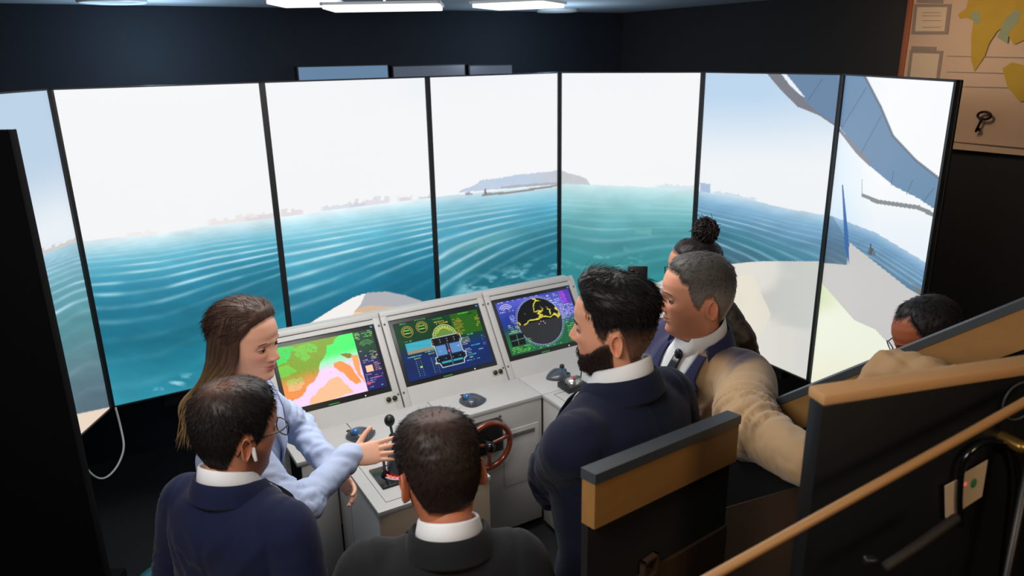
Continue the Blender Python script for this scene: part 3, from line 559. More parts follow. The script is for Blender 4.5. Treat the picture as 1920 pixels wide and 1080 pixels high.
# steering wheel
wc = np.array([.085, D1 - .085, .63])
def toloc(p): p = np.array(p) - np.array([CO[0], CO[1], 0]); return np.array([p[0]*math.cos(CY) + p[1]*math.sin(CY), -p[0]*math.sin(CY) + p[1]*math.cos(CY), p[2]])
_w = onplane(917, 836, (CO[0] + math.sin(CY)*.46, CO[1] - math.cos(CY)*.46, 0), np.array([-math.sin(CY), math.cos(CY), 0])); wc = toloc(_w)
M_wood = mat('varnished mahogany', rgb(112, 46, 24), .16, coat=.7, var=.25, vscale=20, stretch=(1, 1, 6))
wh = obj('steering_wheel', MB().box((wc[0] + .015, D1 - .022, wc[2] + .008), (.17, .045, .16), bev=.008), M_blk, con, 'auto', label='black wheel mounting box with a varnished wooden steering wheel')
a = np.linspace(0, 2*PI, 56, endpoint=False); RW = .112
obj('rim', MB().tube(np.c_[wc[0] + RW*np.cos(a), wc[1] + 0*a, wc[2] + RW*np.sin(a)], .0135, 14, closed=True, up=(0, 1, 0)), M_wood, wh)
for an in (90 + 75, -90, 90 - 75):
    e = R(an); p = np.array([math.cos(e), 0, math.sin(e)]); obj('spoke', MB().tube([wc + p*.02 + (0, .006, 0), wc + p*.07, wc + p*(RW - .004)], [.010, .009, .013], 10, flat=1), M_wood, wh)
obj('hub', MB().tube([wc + (0, .04, 0), wc + (0, -.012, 0)], [.028, .026], 20), M_blkg, wh); obj('shaft', MB().cyl((wc[0], D1 - .03, wc[2]), wc + (0, .02, 0), .016, 16), M_gun, wh)
# azimuth control on the left wing: black plate, round dome head with red lights, lever arms
_p = toloc(atz(735, 892, DZ)); AX, AY = _p[0], _p[1]
az = obj('azimuth_control', MB().box((AX + .01, AY, DZ + .004), (.155, .155, .008), bev=.002), M_blkg, con, 'auto', label='black square azimuth control with round head and red lights')
obj('dome', MB().tube([(AX + .035, AY + .0, DZ + .01), (AX + .035, AY, DZ + .05), (AX + .035, AY, DZ + .075)], [.05, .05, .036], 24), M_gun, az)
obj('dial', MB().cyl((AX + .03, AY, DZ + .008), (AX + .03, AY, DZ + .013), .066, 32), mat('pale dial', rgb(200, 190, 200), .3), az)
for q in range(9):
    e = R(195 + q*17); obj('red_light', MB().ell((AX + .032 + .057*math.cos(e), AY + .057*math.sin(e), DZ + .018), (.005, .005, .004), 8, 5), mat('red led', rgb(200, 20, 10), emit=((1, .05, .02), 2.2)), az)
lv = obj('lever', MB().tube([(AX - .028, AY + .0, DZ + .02), (AX - .03, AY, DZ + .085), (AX - .03, AY, DZ + .13)], [.007, .005, .005], 10), M_gun, az); obj('lever_boot', MB().tube([(AX - .028, AY, DZ + .012), (AX - .028, AY, DZ + .032)], [.017, .008], 12), M_blk, az)
# tall black ball lever beyond it
_p = toloc(atz(741, 858, DZ)); 
jp = obj('joystick', MB().box((_p[0] + .03, _p[1] + .05, DZ + .008), (.12, .09, .016), bev=.004), M_gun, con, 'auto', label='grey based joystick with tall black ball lever')
b0 = np.array([_p[0] + .01, _p[1] + .04, DZ + .016]); obj('lever', MB().tube([b0, b0 + (.0, -.005, .06), b0 + (-.01, -.01, .12)], [.009, .006, .006], 10), M_gun, jp); obj('knob', MB().ell(b0 + (-.012, -.01, .142), (.022, .022, .026), 18, 12), M_blk, jp); obj('collar', MB().ell(b0 + (0, -.005, .065), (.017, .017, .013), 14, 8), M_blk, jp)
obj('arch_handle', MB().tube(spline([b0 + (.03, 0, 0), b0 + (.03, -.01, .06), b0 + (.055, -.01, .085), b0 + (.08, -.01, .06), b0 + (.08, 0, 0)]), .008, 10), M_gun, jp)
# twin throttle at the right
_p = toloc(atz(1074, 727, DZ)); tx, ty = _p[0], _p[1]
th = obj('throttle_unit', MB().box((tx, ty, DZ + .014), (.12, .10, .028), bev=.004), M_blk, con, 'auto', label='black twin throttle box with chrome quadrant and ball levers')
obj('quadrant', MB().tube([(tx - .035, ty, DZ + .022), (tx + .035, ty, DZ + .022)], .036, 28, round_ends=False), mat('brushed chrome', rgb(190, 186, 184), .22, .9), th)
obj('scale_mark', MB().box((tx, ty - .01, DZ + .0575), (.02, .02, .003)), mat('red scale', rgb(170, 60, 60), .4), th, False)
for q, h, v in ((-.045, .105, .03), (.045, .085, -.01)):
    l_ = obj('lever', MB().tube([(tx + q, ty, DZ + .03), (tx + q, ty + v, DZ + h)], [.004, .0035], 8), M_gun, th); obj('knob', MB().ell((tx + q, ty + v, DZ + h + .01), (.0125, .0125, .0125), 14, 10), M_blk, th)

# ---- trackballs resting on the desk
M_track = mat('graphite plastic shell', rgb(62, 68, 78), .3, coat=.3); M_ball = mat('glossy blue ball', rgb(20, 96, 160), .1, coat=.8)
def trackball(px, py, rz, label):
    p = atz(px, py, DZ + .012); t = thing('trackball_mouse', label, 'trackball', (p[0], p[1], DZ), rz, 'trackballs lying on the console worktop')
    rings = []
    for q in np.linspace(0, 1, 22):
        x = -.065 + .13*q; wd = .047*math.sqrt(max(1 - (2*q - 1)**2, .02))*(1 + .25*math.sin(q*PI*1.2)); h = .010 + .032*math.sin(PI*min(q*1.05, 1))**.8*(1 - .25*q); a_ = np.linspace(0, 2*PI, 24, endpoint=False)
        y = wd*np.cos(a_) - .012*math.sin(q*PI); z = np.where(np.sin(a_) > 0, h*np.sin(a_)**.8 if False else h*np.abs(np.sin(a_))**.85, -.0*a_) + .002
        rings.append(np.c_[np.full(24, x), y, z])
    obj('shell', MB().loft(rings), M_track, t); obj('ball', MB().ell((-.026, -.020, .033), (.0185, .0185, .0185), 20, 14), M_ball, t)
    obj('ball_ring', MB().tube(np.c_[-.026 + .021*np.cos(a), -.020 + .021*np.sin(a), .031 + .006*np.sin(a)*0], .003, 8, closed=True), M_blk, t)
    obj('button', MB().ell((-.045, .018, .026), (.014, .008, .004), 12, 6), M_blk, t)
trackball(886, 748, R(5), 'graphite trackball with blue ball on the desk in front of the middle monitor')
trackball(676, 812, R(25), 'graphite trackball with blue ball beside the open hand of the woman')
trackball(1047, 704, R(-165), 'graphite trackball with blue ball in front of the radar monitor, beside the twin throttle')

# ================================================================== WALL CHART
M_paper = mat('aged chart paper', rgb(178, 156, 136), .8, var=.06, vscale=3); M_land = mat('printed yellow land', rgb(160, 134, 42), .8, var=.12, vscale=14); M_lake = mat('printed green shallows', rgb(126, 138, 112), .8, var=.1, vscale=20)
M_teak = mat('orange brown wood strip', rgb(138, 76, 40), .5, var=.15, vscale=10, stretch=(4, 4, .6)); M_prn = mat('grey print', rgb(128, 116, 106), .8); M_prn2 = mat('cream print', rgb(186, 168, 146), .8)
nR = np.array([-math.sin(R(-59.7)), math.cos(R(-59.7)), 0]); PR0 = np.array([CR[0], CR[1], 0])
def onwall(px, py): p = onplane(px, py, PR0, nR); return ((p - PR0)@np.array([math.cos(R(-59.7)), math.sin(R(-59.7)), 0]), p[2])
ch = thing('wall_chart', 'large aged paper sea chart with yellow land and a wooden strip, on the right wall', 'chart', (CR[0], CR[1], 0), R(-59.7))
u0, _z = onwall(1700, 100); zb = onwall(1850, 284)[1]
pw = 2.2; rows = 24; cols = 40; g = []
uu, zz = np.meshgrid(np.linspace(u0, u0 + pw, cols), np.linspace(zb, 2.6, rows)); nn = -.012 + .002*np.sin(uu*7 + zz*3) + .0015*np.sin(zz*17 + uu*2) - .012*sst(zb + .06, zb, zz)
v = np.stack([uu, nn, zz], -1).reshape(-1, 3); v2 = v + (0, .003, 0); idx = np.arange(rows*cols).reshape(rows, cols); Fq = np.stack([idx[:-1, :-1], idx[:-1, 1:], idx[1:, 1:], idx[1:, :-1]], -1).reshape(-1, 4)
pm = MB().add(v, Fq).add(v2, Fq[:, ::-1]); obj('paper', pm, M_paper, ch)
obj('wood_strip', MB().box((u0 - .004, -.014, (zb + .0 + 2.6)/2), (.028, .02, 2.6 - zb), bev=.003), M_teak, ch, 'auto')
obj('bottom_fold', MB().tube([(u0, -.02, zb + .035), (u0 + pw, -.022, zb + .03)], .003, 6), M_prn, ch)
def printed(name, poly_px, m, off=-.0162, th=.0007):
    P_ = [onwall(*q) for q in poly_px]; mb = MB().loft([[(a_, off, b_) for a_, b_ in P_], [(a_, off - th, b_) for a_, b_ in P_]]); return obj(name, mb, m, ch, False)
Q = lambda L: [(1500 + a_/2.571, b_/2.571) for a_, b_ in L]
printed('land_print', Q([(770, 70), (810, 40), (825, -20), (1120, -20), (1120, 180), (1040, 215), (990, 130), (960, 150), (920, 210), (900, 270), (850, 345), (835, 290), (835, 180), (845, 100), (810, 85), (780, 90)]), M_land)
printed('land_print', Q([(985, 330), (1030, 300), (1120, 320), (1120, 480), (1070, 490), (1010, 420)]), M_land)
printed('shallows_print', Q([(830, 60), (870, 55), (880, 100), (860, 120), (835, 90)]), M_lake, -.0170); printed('shallows_print', Q([(1000, 90), (1050, 45), (1075, 60), (1060, 110), (1020, 150), (1010, 210), (960, 180)]), M_lake, -.0170)
for k, L in enumerate(([(560, 20), (740, 20), (722, 165), (545, 165)], [(540, 240), (700, 245), (680, 395), (522, 390)])):
    printed('notice_border', Q(L), M_prn, -.0162); c0 = np.mean(L, 0); printed('notice', Q([tuple(c0 + (np.array(q) - c0)*.8) for q in L]), M_prn2, -.0172)
for L in ([(575, -6), (700, -2), (698, 18), (572, 14)], [(548, 222), (668, 226), (664, 246), (545, 242)]): printed('tape', Q(L), M_prn, -.0182)
for y_ in (60, 75, 98, 130): printed('print_line', Q([(600, y_), (690, y_), (690, y_ + 3), (600, y_ + 3)]), M_prn, -.019)
for y_ in (268, 345, 414): printed('crease', Q([(715, y_), (1100, y_ + 8), (1100, y_ + 11), (715, y_ + 3)]), M_prn, -.0160, .0004)
# key hanging on the chart
M_iron = mat('dark iron', rgb(30, 28, 28), .4, .7)
kx, kz = onwall(1853, 216); k_ = thing('old_key', 'dark iron key hanging on the pale chart on the right wall', 'key', tuple(PR0 + np.array([math.cos(R(-59.7)), math.sin(R(-59.7)), 0])*kx + (0, 0, kz)), R(-59.7))
obj('bow', MB().tube(np.c_[.030*np.cos(a), -.034 + 0*a, .017*np.sin(a)], .006, 8, closed=True, up=(0, 1, 0)), M_iron, k_); obj('shank', MB().tube([(-.008, -.034, -.012), (-.026, -.034, -.075)], .006, 8), M_iron, k_); obj('bit', MB().box((-.018, -.034, -.066), (.02, .006, .014)), M_iron, k_, False); obj('nail', MB().cyl((0, -.045, .014), (0, 0, .014), .003, 8), M_iron, k_)
# ================================================================== PEOPLE
def skin_mat(name, col): return mat(name, col, .5, attr='Col', bump=.05, bscale=350, var=.05, vscale=30, sss=.08, spec=.35)
M_skin = skin_mat('skin', (1, 1, 1))
M_eye = mat('eye white', rgb(160, 152, 146), .2); M_iris = mat('brown iris', rgb(40, 24, 16), .1)
M_frame = mat('black spectacle frame', rgb(14, 14, 16), .25)
def hair_mat(name, rough=.5): return mat(name, (1, 1, 1), rough, attr='Col', var=.25, vscale=120, spec=.28)
M_hair = hair_mat('hair')
ZP = [(-.20, .045, -.075, .062), (-.16, .034, -.074, .058), (-.135, .030, -.072, .057), (-.122, .040, -.070, .056), (-.117, .062, -.068, .052), (-.112, .074, -.066, .046), (-.104, .081, -.064, .047), (-.095, .084, -.063, .051), (-.08, .084, -.064, .057), (-.06, .087, -.070, .063), (-.04, .087, -.082, .068), (-.02, .088, -.093, .072), (0, .088, -.100, .0745), (.02, .093, -.103, .076), (.045, .093, -.103, .0765), (.07, .086, -.097, .073), (.09, .073, -.085, .064), (.105, .055, -.069, .052), (.114, .036, -.051, .037), (.119, .015, -.031, .019), (.1205, -.004, -.012, .004)]
ZP = np.array(ZP)
def smooth_interp(z, col):
    s = 0
    for o, wt in ((-.004, .25), (0, .5), (.004, .25)): s = s + wt*np.interp(np.clip(z + o, -.2, .1205), ZP[:, 0], ZP[:, col])
    return s
HNZ, HNA = 150, 144
def head_grid(beard_full=0, female=False, jaw=1.0):
    zz = np.concatenate([np.linspace(-.20, -.125, 14)[:-1], np.linspace(-.125, .10, 112)[:-1], .1205 - .0205*np.linspace(1, 0, 26)**2])
    A = np.linspace(0, 2*PI, HNA, endpoint=False); Z, A2 = np.meshgrid(zz, A, indexing='ij')
    F = smooth_interp(Z, 1); B = smooth_interp(Z, 2); W_ = smooth_interp(Z, 3)
    if female: W_ = W_*(1 - .07*sst(0, -.07, Z))
    low = sst(-.03, -.09, Z)*sst(-.125, -.11, Z)
    cx = np.where(Z < -.118, (F + B)/2, -.012 + 0*Z); cx = -.012*sst(-.13, -.11, Z) + ((F + B)/2)*(1 - sst(-.13, -.11, Z))
    ca, sa = np.cos(A2), np.sin(A2); e = 2/2.25
    X = cx + np.where(ca > 0, F - cx, cx - B)*np.sign(ca)*np.abs(ca)**e; Y = W_*np.sign(sa)*np.abs(sa)**e
    Y = Y*(1 - .12*low*np.clip(ca, 0, 1))
    fr = np.clip(ca, 0, 1)**.5*(X > .02)
    g = lambda y0, z0, sy, sz: np.exp(-((Y - y0)/sy)**2 - ((Z - z0)/sz)**2)
    dx = 0
    # nose: ridge, tip, wings, cut back sharply under the tip
    prof = np.interp(Z, [-.048, -.042, -.037, -.030, -.020, -.006, .008, .020, .032], [0, .004, .020, .0265, .022, .0135, .007, .004, 0])
    wid = np.interp(Z, [-.045, -.03, -.01, .01], [.013, .0125, .009, .0085]); dx = dx + prof*np.exp(-(np.abs(Y)/wid)**2.2)
    for s in (-1, 1):
        dx = dx + .009*g(s*.0135, -.035, .0055, .006)
        dx = dx - .0125*g(s*.031, .001, .015, .0105) - .004*g(s*.015, .003, .007, .010)
        dx = dx + .0035*g(s*.028, .020, .020, .006) + .0045*g(s*.043, -.022, .018, .014) - .003*g(s*.045, -.062, .014, .014)
    Z0 = Z; Z = Z - .0032*np.clip(np.abs(Y)/.02, 0, 1.4)**2; dx = dx + .0065*g(0, -.0585, .019, .0038) + .0065*g(0, -.0685, .0165, .0045) - .0040*g(0, -.0635, .024, .0018); Z = Z0 - .002*g(0, -.049, .004, .005)
    dx = dx - .0035*g(0, -.078, .02, .005) + .004*g(0, -.097, .017, .010)
    dx = dx + .002*g(0, .05, .05, .02)
    X = X + dx*fr
    # temples hollow slightly, cheek line
    for s in (-1, 1): Y = Y - s*.003*np.exp(-((X - .055)/.02)**2 - ((Z - .02)/.018)**2)*(Y*s > .03)
    return X, Y, Z, A2
def ear(mb, s):
    n, m = 20, 9; rings = []
    for i in range(m):
        q = i/(m - 1); a = np.linspace(0, 2*PI, n, endpoint=False); rr = [1.0, 1.04, 1.0, .9, .74, .5, .3, .12, .02][i]; h = [0, .009, .015, .016, .010, .004, .001, .002, .003][i]
        x = -.004 + .0165*rr*np.cos(a)*(1 + .15*np.sin(a)); z = .031*rr*np.sin(a)*(1 - .12*np.cos(a)) - .004; bump = .003*np.sin(a*2 + .6)*(1 if 3 <= i <= 6 else 0)
        rings.append(np.c_[x*.95 - h*.75, np.full(n, 1.)*0 + (h + bump + .001), z])
    V = np.concatenate(rings)*.9; V[:, 0] += -.016; V[:, 1] += .069 - .10*(V[:, 0] + .012)*1.2; V[:, 2] += -.012; V[:, 1] *= s
    f = []
    for i in range(m - 1):
        for j in range(n): k = (j + 1) % n; f.append((i*n + j, i*n + k, (i + 1)*n + k, (i + 1)*n + j))
    f.append(tuple((m - 1)*n + j for j in range(n))); mb.add(V, f)
def hairline(ang, kind):
    """lowest z of hair at azimuth ang (0 = face, pi = nape)"""
    a = np.degrees(np.abs((ang + PI) % (2*PI) - PI))
    T = {'short': ([0, 25, 42, 55, 66, 74, 82, 90, 100, 115, 135, 180], [.082, .080, .078, .055, .050, -.004, -.022, .012, .018, -.03, -.072, -.082]),
         'receding': ([0, 22, 40, 55, 66, 74, 82, 90, 100, 115, 135, 180], [.092, .098, .102, .080, .050, .004, -.018, .012, .018, -.03, -.07, -.078]),
         'woman': ([0, 25, 45, 60, 72, 84, 95, 110, 135, 180], [.084, .080, .070, .045, .022, -.004, -.03, -.08, -.10, -.11])}[kind]
    return np.interp(a, *T)
def strand_mb(P, N, D, L, rad, curl=.0, grav=.0, seg=3, rng=RNG, sink=.15):
    """short tapered three-sided hairs"""
    n = len(P); V = []; 
    S1 = np.cross(D, N); S1 /= np.linalg.norm(S1, axis=1)[:, None] + 1e-9; pts = []
    for i in range(seg + 1):
        t = i/seg; l = L[:, None]*t; p = P + D*l + N*(l*(.22 - sink*t)) + S1*(curl*np.sin(t*3 + P[:, :1]*90))*L[:, None]; p[:, 2] -= grav*(l[:, 0]**2); pts.append(p)
    V = np.zeros((n, seg*3 + 1, 3))
    for i in range(seg):
        r_ = rad*(1 - .55*i/seg)
        for j in range(3):
            a_ = 2*PI*j/3; V[:, i*3 + j] = pts[i] + (N*math.cos(a_) + S1*math.sin(a_))*r_
    V[:, -1] = pts[-1]; F = []
    base = []
    for i in range(seg - 1):
        for j in range(3): k = (j + 1) % 3; base.append((i*3 + j, i*3 + k, (i + 1)*3 + k, (i + 1)*3 + j))
    tip = [((seg - 1)*3 + j, (seg - 1)*3 + (j + 1) % 3, seg*3) for j in range(3)]
    m = seg*3 + 1
    for q in range(n):
        o = q*m; F += [tuple(a_ + o for a_ in f) for f in base + tip]
    return V.reshape(-1, 3), F
HEADM = {}
def build_head(body, parent, HM, cfg):
    """HM: head local -> person local. adds skin verts+colours to body, returns nothing; hair, eyes, brows, glasses become parts"""
    sk = np.array(cfg['skin']); X, Y, Z, A = head_grid(female=cfg.get('female', False)); nz, na = X.shape
    sc = cfg.get('hs', 1.0); V = np.stack([X, Y, Z], -1)
    HMn = np.array(HM)
    def T(v): v = np.asarray(v)*sc; return v@HMn[:3, :3].T + HMn[:3, 3]
    idx = np.arange(nz*na).reshape(nz, na); j2 = np.roll(idx, -1, 1)
    F = np.stack([idx[:-1], j2[:-1], j2[1:], idx[1:]], -1).reshape(-1, 4).tolist(); F.append(list(idx[-1])); F.append(list(idx[0][::-1]))
    # colours that belong to the skin: lips, blush, stubble
    c = np.ones((nz, na, 3))*lin(sk/255.)
    front = X > .05
    lip = front*np.exp(-(np.abs(Y)/.022)**4)*(np.exp(-((Z - .0032*np.clip(np.abs(Y)/.02, 0, 1.4)**2 + .0585)/.0042)**2) + np.exp(-((Z - .0032*np.clip(np.abs(Y)/.02, 0, 1.4)**2 + .068)/.0048)**2)); lipc = lin(np.array(cfg.get('lip', (150, 84, 76)))/255.)
    for s in (-1, 1): c = mixc(c, c*np.array([1.0, .72, .68]), .45*np.exp(-((Y - s*.042)/.022)**2 - ((Z + .028)/.02)**2)*front)
    c = mixc(c, c*np.array([1., .78, .72]), .5*np.exp(-(Y/.014)**2 - ((Z + .032)/.012)**2)*front)
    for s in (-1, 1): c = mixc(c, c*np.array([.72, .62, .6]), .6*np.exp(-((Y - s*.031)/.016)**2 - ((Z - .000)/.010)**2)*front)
    ba = np.degrees(np.abs((A + PI) % (2*PI) - PI)); bz = np.interp(ba, [0, 18, 24, 40, 60, 78, 92], [-.046, -.046, -.062, -.058, -.045, -.02, -.01]); bm_ = sst(bz + .006, bz - .016, Z)*sst(96, 86, ba)*sst(-.14, -.122, Z); beardmask = bm_*(1 - np.clip(lip*1.4, 0, 1)*0)
    if cfg.get('stubble'): c = mixc(c, lin(np.array(cfg.get('beardc', (40, 30, 26)))/255.)*np.ones_like(c), beardmask*cfg['stubble'])
    hz = hairline(A, cfg.get('line', 'short')); hm = sst(hz - .004, hz + .004, Z)
    hc = lin(np.array(cfg['hair'])/255.)
    c = mixc(c, hc*np.ones_like(c), .75*hm*(1 - cfg.get('crown', 0)*np.exp(-((X + .035)/.04)**2 - (Y/.038)**2)*(Z > .05)))
    c = mixc(c, lipc*np.ones_like(c), np.clip(lip, 0, 1))
    body['v'].append(T(V.reshape(-1, 3))); body['f'] += [[int(q) + body['n'] for q in f] for f in F]; body['c'].append(c.reshape(-1, 3)); body['n'] += nz*na
    em = MB(); ear(em, 1); ear(em, -1); ev = T(em.V()); body['v'].append(ev); body['f'] += [[q + body['n'] for q in f] for f in em.f]; body['c'].append(np.ones((len(ev), 3))*lin(sk/255.)*np.array([1, .9, .86])); body['n'] += len(ev)
    # ---- eyes, lids, brows
    for s in (-1, 1):
        ec = np.array([.0695, s*.031, .0005]); mb = MB().ell((0, 0, 0), (.0118, .0118, .0118), 20, 14); mb.v[0] = mb.v[0] + ec; e_ = obj('eye', MBfrom(T(mb.V()), mb.f), M_eye, parent)
        yaw = cfg.get('gaze', 0); dirv = np.array([math.cos(yaw), math.sin(yaw), -.12]); dirv /= np.linalg.norm(dirv); q = MB().tube([ec + dirv*.0098, ec + dirv*.0121], [.0066, .0056], 16, round_ends=False); obj('iris', MBfrom(T(q.V()), q.f), M_iris, e_)
        lid = MB(); rings = []
        for up_, z0, z1 in ((1, .22, 1.5), (-1, -.42, -1.4)):
            g = []
            for t in np.linspace(z0 - (.08 if up_ > 0 else -.08), z1, 6):
                a_ = np.linspace(-1.35, 1.35, 15); r_ = .0132; g.append(np.c_[r_*math.cos(t)*np.cos(a_) if up_ else 0*a_, r_*np.sin(a_)*math.cos(t)**.4, r_*math.sin(t) + 0*a_ - (.0 if up_ > 0 else 0) - up_*.003*np.abs(np.sin(a_))**2])
            G = np.array(g) + ec; n1, n2 = G.shape[:2]; ii = np.arange(n1*n2).reshape(n1, n2); lid.add(G.reshape(-1, 3), np.stack([ii[:-1, :-1], ii[:-1, 1:], ii[1:, 1:], ii[1:, :-1]], -1).reshape(-1, 4))
        lv_ = T(lid.V()); body['v'].append(lv_); body['f'] += [[q + body['n'] for q in f] for f in lid.f]; body['c'].append(np.ones((len(lv_), 3))*lin(sk*.82/255.)); body['n'] += len(lv_)
        t_ = np.linspace(-1, 1, 12); lash = np.c_[ec[0] + .0128*np.cos(t_*1.25), ec[1] + .0132*np.sin(t_*1.25), ec[2] + .0030 - .0028*np.abs(np.sin(t_*1.2))**2]; lm_ = MB().tube(lash, .0009, 6); obj('eyelashes', MBfrom(T(lm_.V()), lm_.f), M_frame, parent)
        bt = np.linspace(-1, 1, 10); by = s*(.031 + .019*bt); bx = .0905 + .0 - .0052*((bt + 1)/2)**2*3.0; bx = bx + .001; bz_ = .0195 + .0035*(1 - (bt - .25)**2) - .0015*bt
        br = MB().tube(np.c_[bx, by, bz_], np.interp(bt, [-1, -.3, 1], [.0026, .0030, .0012])*cfg.get('brow', 1), 8, flat=1.0, up=(0, 0, 1)); obj('eyebrow', MBfrom(T(br.V()), br.f), mat('dark eyebrow hair %d' % cfg['hair'][0], tuple(hc*.8), .8), parent)
    # ---- hair shell
    kind = cfg.get('style', 'short')
    fx, fy, fz = X.copy(), Y.copy(), Z.copy()
    hz2 = hz; m = sst(hz2 - .002, hz2 + .022, Z); a_d = np.degrees(np.abs((A + PI) % (2*PI) - PI))
    top = sst(.03, .10, Z); side = 1 - top
    th = cfg.get('t_side', .005)*side + cfg.get('t_top', .014)*top
    if kind == 'quiff': th = th + .017*np.exp(-((X - .055)/.035)**2)*sst(.07, .105, Z) - .002*(np.abs(Y) < 0)
    if cfg.get('crown'): th = th*(1 - .6*np.exp(-((X + .035)/.035)**2 - (Y/.034)**2)*(Z > .05))
    nrm = np.stack([X + .005, Y*1.25, (Z - .02)*1.0], -1); nrm /= np.linalg.norm(nrm, axis=-1)[..., None]
    tn = th*m*(1 + .30*(fbm(A*30, Z*220 + 5, .35, 3) - .5)*2*.5) - .0035*(1 - m)
    HV = V + nrm*tn[..., None]
    keep = (Z > hz - .006); fm = keep[:-1] & keep[1:]; fm = fm & np.roll(fm, -1, 1)
    Fh = np.stack([idx[:-1], j2[:-1], j2[1:], idx[1:]], -1)[fm]; Fh = Fh.reshape(-1, 4).tolist(); Fh.append(list(idx[-1]))
    hv = HV.reshape(-1, 3); hcoef = (.75 + .5*fbm(A*40, Z*60, .8, 3))[..., None]*hc*np.ones((nz, na, 3))
    if cfg.get('grey') is not None:
        gz = sst(.075, .0, Z)*cfg['grey']; hcoef = mixc(hcoef, lin(C_(122, 118, 114))*np.ones_like(hcoef), np.clip(gz + .18*cfg['grey'], 0, 1))
    if cfg.get('crown'): hcoef = mixc(hcoef, lin(sk*.72/255.)*np.ones_like(hcoef), cfg['crown']*.75*np.exp(-((X + .04)/.034)**2 - (Y/.034)**2)*(Z > .04)*(.6 + .6*fbm(A*20, Z*80, 1)))
    if cfg.get('fade'): # clipped short: skin shows through low on the sides and nape
        hcoef = mixc(hcoef, lin(sk*.8/255.)*np.ones_like(hcoef), cfg['fade']*sst(.03, -.035, Z))
    # scattered strands over the shell
    ns = cfg.get('strands', 3800)
    ok = np.argwhere((Z > hz + .001) & (Z < .1195)); wgt = (np.abs(np.gradient(Z, axis=0)) + .0003)[ok[:, 0], ok[:, 1]]*np.hypot(X, Y)[ok[:, 0], ok[:, 1]]; pick = ok[RNG.choice(len(ok), ns, p=wgt/wgt.sum())]
    Pp = HV[pick[:, 0], pick[:, 1]] + RNG.normal(0, .0011, (ns, 3)); Np = nrm[pick[:, 0], pick[:, 1]]; Pp = Pp - Np*.0022
    whorl = np.array([-.055, .01, .11]); flow = Pp - whorl; flow = flow - Np*(flow*Np).sum(1)[:, None]
    if kind == 'quiff': flow = np.c_[-np.ones(ns)*.6, np.sign(Pp[:, 1])*.15, -.25 + 0*Pp[:, 0]]; flow[Pp[:, 2] < .06] = (-.5, 0, -1)
    if kind in ('long', 'bun'): flow = (np.array([-.16, 0, -.10 if kind == 'long' else .10]) - Pp)
    flow = flow - Np*(flow*Np).sum(1)[:, None]; flow /= np.linalg.norm(flow, axis=1)[:, None] + 1e-9
    flow = flow + RNG.normal(0, .22 if kind not in ('long', 'bun') else .06, (ns, 3)); flow /= np.linalg.norm(flow, axis=1)[:, None]
    Ls = np.interp(Pp[:, 2], [-.08, .03, .09], cfg.get('len', (.008, .012, .022)))*RNG.uniform(.7, 1.3, ns)
    sv, sf = strand_mb(Pp, Np, flow, Ls, cfg.get('rad', .0007), sink=.2)
    scl = hcoef[pick[:, 0], pick[:, 1]]*RNG.uniform(.6, 1.5, ns)[:, None]; sc_ = np.repeat(scl, len(sv)//ns, 0)
    allv = [T(hv), T(sv)]; allf = Fh + [[q + len(hv) for q in f] for f in sf]; allc = [hcoef.reshape(-1, 3), sc_]; nn = len(hv) + len(sv)
    if kind == 'long':
        # long locks from the part, over the skull and down the back
        N = 260; LM = MB(); lc = []
        for q in range(N):
            s = 1 if q % 2 else -1; u = RNG.random(); a0 = R(np.interp(u, [0, 1], [58, 178]))*s; z0 = .06 - .05*u + RNG.normal(0, .012)
            if u < .12: z0 = RNG.uniform(.03, .075)
            r0 = 1.0; e = np.array([.085*math.cos(a0) - .008, .082*math.sin(a0), 0]); 
            p = [np.array([.02 - .03*u, .008*s, .128 - .006*u])*1.0, np.array([e[0]*.75, e[1]*.80, .108]), np.array([e[0]*1.06 - .006, e[1]*1.10, z0])]
            back = -.115 - .03*RNG.random(); lat = s*(.088 - .045*u*RNG.random()) - 0.0; front_ = max(0, .25 - u)*.20
            p += [np.array([e[0]*.8 - .036 + front_*.5, e[1]*1.12, -.045]), np.array([back*.75 + front_, lat*1.05, -.12]), np.array([back - .015 + front_*.5 + RNG.normal(0, .008), lat*1.15 + RNG.normal(0, .008), -.21]), np.array([back - .045 + RNG.normal(0, .010), lat*1.05 + RNG.normal(0, .010), -.31 - .06*RNG.random()])]
            sp_ = spline(p, 6); m_ = len(sp_); rr = np.interp(np.linspace(0, 1, m_), [0, .2, .8, 1], [.002, .0062, .0055, .001]); k0 = LM.n; LM.tube(sp_, rr, 6, flat=.5, round_ends=False); vv = LM.v[-1]
            t_ = sst(.02, -.26, vv[:, 2]); col = mixc(hc*np.ones_like(vv), lin(C_(158, 128, 88)), np.clip(t_*.8, 0, 1)); lc.append(col*RNG.uniform(.65, 1.3))
        # inner mass
        LM2 = MB(); rings = []
        for z, x, rx, ry in ((.10, -.01, .05, .05), (.06, -.03, .075, .078), (0, -.045, .068, .083), (-.06, -.062, .056, .085), (-.12, -.080, .045, .085), (-.2, -.105, .034, .088), (-.28, -.125, .026, .078), (-.34, -.135, .012, .05)):
            a_ = np.linspace(0, 2*PI, 28, endpoint=False); rings.append(np.c_[x + rx*np.cos(a_)*(1 + .05*np.sin(a_*7)), ry*np.sin(a_)*(1 + .04*np.cos(a_*9)), z + 0*a_])
        LM2.loft(rings); v2 = LM2.V(); lc2 = mixc(hc*.7*np.ones_like(v2), lin(C_(120, 92, 60)), sst(.02, -.26, v2[:, 2])*.8)
        L1 = LM.V(); allv += [T(L1), T(v2)]; allf += [[q_ + nn for q_ in f] for f in LM.f] + [[q_ + nn + len(L1) for q_ in f] for f in LM2.f]; allc += [np.concatenate(lc), lc2]; nn += len(L1) + len(v2)
